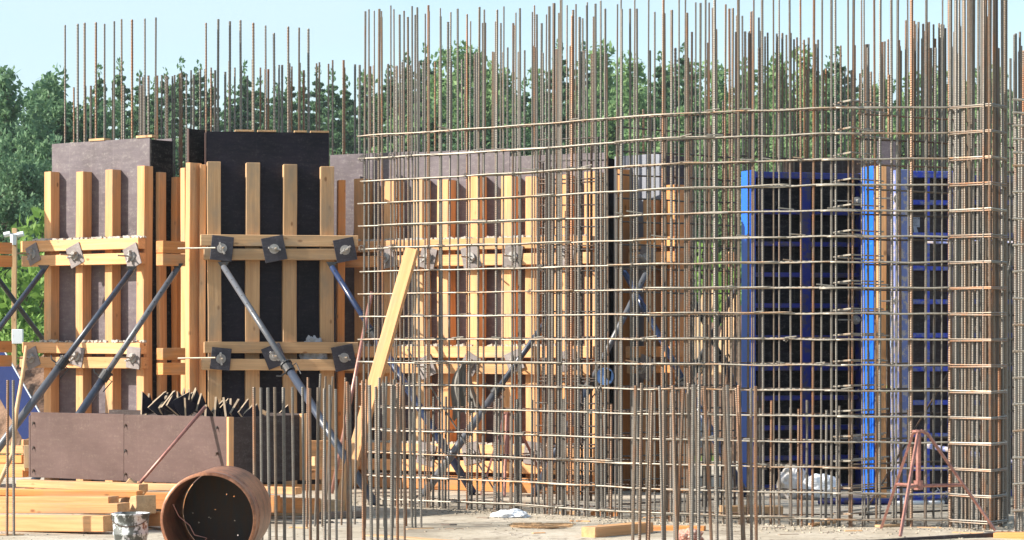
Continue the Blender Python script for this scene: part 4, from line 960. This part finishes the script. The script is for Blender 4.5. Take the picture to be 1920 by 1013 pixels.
# ------------------------------------------------------------------ far left: lamp post, blue panel
lo = empty('lamp_post', at(27, 42), 0, 'pale wooden post with white lamp heads and a small white box in the left gap', 'lamp post')
timber('post', (0, 0, 0), (0, 0, zz(428, 42)), .075, .075, WOODG, lo)
for dx, z in ((-.11, 440), (.11, 440)):
    m = MB(); z = zz(z, 42); m.tube([(0, -.05, z), (dx, -.05, z)], .016, 6); m.tube([(dx-.05, -.05, z-.01), (dx+.05, -.05, z+.012)], .045, 10); m.build('lamp_head', WHITE, lo)
m = MB(); z = zz(446, 42); m.tube([(0, -.08, z-.12), (0, -.08, z+.05)], .055, 12, rr=[.045, .06]); m.build('lamp_globe', WHITE, lo)
m = MB(); z = zz(629, 42); m.box((-.02, -.12, z-.14), (.16, -.04, z+.10), None, .008); m.build('switch_box', WHITE, lo)
lp = empty('blue_steel_sheet', at(10, 29.5), 0, 'dark blue steel panel leaning at a slant in the far left gap', 'panel')
p, q = at(-60, 29.8, 590)-lp.location, at(66, 29.2, 812)-lp.location; e = (q-p).normalized(); nn = e.cross(Vector((0, 1, 0))).normalized()*.16
for a, b, mt, nm in ((-1, .93, NAVY, 'sheet'), (.94, 1.0, WHITE, 'edge_strip')):
    m = MB(); v = []
    for y in (0, .05):
        for c in (p+nn*a, q+nn*a, q+nn*b, p+nn*b): v.append(c+Vector((0, y, 0)))
    m.add(v, [(0, 3, 2, 1), (4, 5, 6, 7), (0, 1, 5, 4), (1, 2, 6, 5), (2, 3, 7, 6), (3, 0, 4, 7)]); m.build(nm, mt, lp)

# tie rod bridging the corner, horizontal
for py in (466, 672):
    p, q = at(334, 24.55, py), at(404, 24.4, py-1); m = MB(); m.tube([p, q], .0085, 7); tag(m.build('tie_rod', BARH), ('upper' if py < 500 else 'lower')+' tie rod bridging the corner posts to the black panel', 'tie rod', 'tie rods at the corner posts')

# mortar crusts on the walers, loose offcuts and wires on the slab
def crumbs(root, fr, a, b, y, z, n):
    m = MB(); x0, x1 = fr.lx(a, y), fr.lx(b, y)
    for _ in range(n):
        x = rt(x0, x1); q = rt(.004, .016); c = Matrix.Translation((x, y+rt(-.035, .035), z)) @ Matrix.Rotation(rt(-.5, .5), 4, 'Y'); m.box((-q*1.6, -q, -q*.5), (q*1.6, q, q), c)
    m.build('mortar_crumbs', CONC, root)
crumbs(left, FL, 60, 270, -.175, 2.470, 150); crumbs(left, FL, 60, 270, -.175, 1.445, 60); 
crumbs(main, FM, 650, 1100, -.2, 2.445, 160); crumbs(main, FM, 650, 1100, -.2, .455, 200); crumbs(main, FM, 650, 1100, -.2, 1.405, 90)
m = MB(); m.box((0, 0, 2.2), (at(1655, 25.5).x-at(1470, 25.5).x, .02, zz(297, 25.5)), None, .001); o = m.build('plywood_sheet', PLYD); o.location = at(1470, 25.45); tag(o, 'dark brown plywood sheet rising just above the blue panel with black recesses', 'plywood')
random.seed(23)
for px, py in ((706, 975), (842, 985), (905, 972), (1010, 1000), (1088, 978), (1450, 990), (1478, 1003), (1600, 996), (1740, 990), (1815, 1000), (610, 980), (560, 990), (1230, 972)):
    q = gnd(px, py); a = rt(-.5, .5); L = rt(.05, .12); e = Vector((math.cos(a), math.sin(a), 0))*L; q.z = .001
    t = timber('wood_offcut', q-e, q+e, rt(.025, .05), rt(.010, .02), random.choice((WOOD, WOODG, WOODD))); tag(t, 'small loose wood offcut lying on the dusty slab in the foreground', 'offcut', 'loose offcuts on the slab')
for px, py in ((790, 968), (868, 994), (1120, 975), (1420, 980), (1560, 1001), (1790, 985)):
    q = gnd(px, py); pts = []; a = rt(0, 6)
    for k in range(14): pts.append(q+Vector((k*.014*math.cos(a)+.02*math.sin(k*.7+a), k*.014*math.sin(a)*.6+.02*math.cos(k*.6), .006+.006*math.sin(k))))
    m = MB(); m.tube(pts, .0022, 4); tag(m.build('wire_scrap', BARR), 'thin rusty scrap of tie wire lying on the dusty slab', 'wire', 'scraps of tie wire on the slab')
# ------------------------------------------------------------------ debris on the slab (uncountable)
random.seed(8); m = MB()
def chip(x, y, s):
    M = Matrix.Translation((x, y, s*.3)) @ Matrix.Rotation(rt(0, 3), 4, 'Z') @ Matrix.Rotation(rt(-.4, .4), 4, 'X'); a, b, c = s*rt(.5, 1.2), s*rt(.4, 1), s*rt(.25, .6)
    vs = [Vector((rt(.7, 1)*a*i, rt(.7, 1)*b*j, rt(.7, 1)*c*k)) for i in (-1, 1) for j in (-1, 1) for k in (-1, 1)]
    m.add([M @ v for v in vs], [(0, 1, 3, 2), (4, 6, 7, 5), (0, 4, 5, 1), (2, 3, 7, 6), (0, 2, 6, 4), (1, 5, 7, 3)])
for _ in range(1500):
    px = rt(640, 1960); D = PA.D(px)+random.gauss(-.1, .28); q = at(px, D); chip(q.x, q.y, rt(.003, .013))
for _ in range(700):
    q = at(rt(-60, 1980), rt(18.2, 24)); chip(q.x, q.y, rt(.003, .010))
tag(m.build('rubble', SLAB), 'fine rubble and mortar crumbs scattered on the slab', 'rubble', kind='stuff')
m = MB()
for _ in range(150):
    q = at(rt(968, 1062), rt(19.8, 20.25)); an = rt(-.35, .35); L = rt(.02, .09); m.box((-L, -.004, .0), (L, .004, .006), Matrix.Translation((q.x, q.y, rt(0, .012))) @ Matrix.Rotation(an, 4, 'Z'))
tag(m.build('wood_shavings', WOODG), 'brown twigs and wood splinters on the slab near the bottom centre', 'splinters', kind='stuff')
m = MB()
for _ in range(5200):
    x = rt(-11, -5) if random.random() < .6 else rt(1.8, 5); y = rt(31.5, 60); h = rt(.05, .22); t = rt(0, 6.28); dx, dy = math.cos(t)*.02, math.sin(t)*.02; k = len(m.v)
    m.v += [Vector((x-dx, y-dy, -.06)), Vector((x+dx, y+dy, -.06)), Vector((x+rt(-.06, .06), y, h))]; m.f.append((k, k+1, k+2))
tag(m.build('grass', LEAFY), 'sparse sunlit grass beyond the slab', 'grass', kind='stuff')

hz, hnt, hb = newmat('thin_haze'); hnt.nodes.remove(hb)
hv = nd(hnt, 'ShaderNodeVolumePrincipled'); hv.inputs['Color'].default_value = (.86, .93, 1, 1); hv.inputs['Density'].default_value = .0003; hv.inputs['Anisotropy'].default_value = .2
hnt.links.new(hv.outputs[0], [x for x in hnt.nodes if x.type == 'OUTPUT_MATERIAL'][0].inputs['Volume'])
m = MB(); m.box((-330, -60, -1.06), (330, 650, 22)); tag(m.build('haze', hz), kind='stuff')
# ------------------------------------------------------------------ light, sky, camera
EL, AZ = R(30), math.atan2(-math.cos(R(13)), -math.sin(R(13)))     # sun to the left, slightly towards the camera
sv = Vector((math.cos(EL)*math.sin(AZ), math.cos(EL)*math.cos(AZ), math.sin(EL)))
sl = bpy.data.lights.new('sun', 'SUN'); sl.energy = 5.0; sl.angle = R(.5); sl.color = (1, .93, .82)
so = bpy.data.objects.new('sun', sl); C.objects.link(so); so.rotation_mode = 'QUATERNION'; so.rotation_quaternion = sv.to_track_quat('Z', 'Y')
W = bpy.data.worlds.new('World'); S.world = W; W.use_nodes = True; nt = W.node_tree; bg = nt.nodes['Background']
sk = nt.nodes.new('ShaderNodeTexSky'); sk.sky_type = 'NISHITA'; sk.sun_disc = False; sk.sun_elevation = EL; sk.sun_rotation = AZ; sk.air_density = 1.0; sk.dust_density = 1.2; sk.ozone_density = 1.5
tcw = nt.nodes.new('ShaderNodeTexCoord'); mpw = nt.nodes.new('ShaderNodeMapping'); mpw.inputs['Scale'].default_value = (1, 1, 2.6); nt.links.new(tcw.outputs['Generated'], mpw.inputs['Vector'])
cl = ramp(nt, noi(nt, mpw.outputs[0], 5.5, 5, .5), [(.43, .05), (.57, 1.)])
nt.links.new(mix(nt, cl, sk.outputs[0], (3.0, 3.9, 4.45)), bg.inputs[0]); bg.inputs[1].default_value = .12
cam = bpy.data.cameras.new('camera'); cam.sensor_width = 36; cam.lens = 90; cam.shift_y = (HY-506.5)/1920; cam.clip_end = 2000
co = bpy.data.objects.new('camera', cam); C.objects.link(co); co.location = (0, 0, H); co.rotation_euler = (R(90), 0, 0); S.camera = co
S.view_settings.view_transform = 'Standard'; S.view_settings.look = 'None'; S.view_settings.exposure = 1.02; S.view_settings.gamma = 1
S.cycles.max_bounces = 6; S.cycles.use_denoising = True
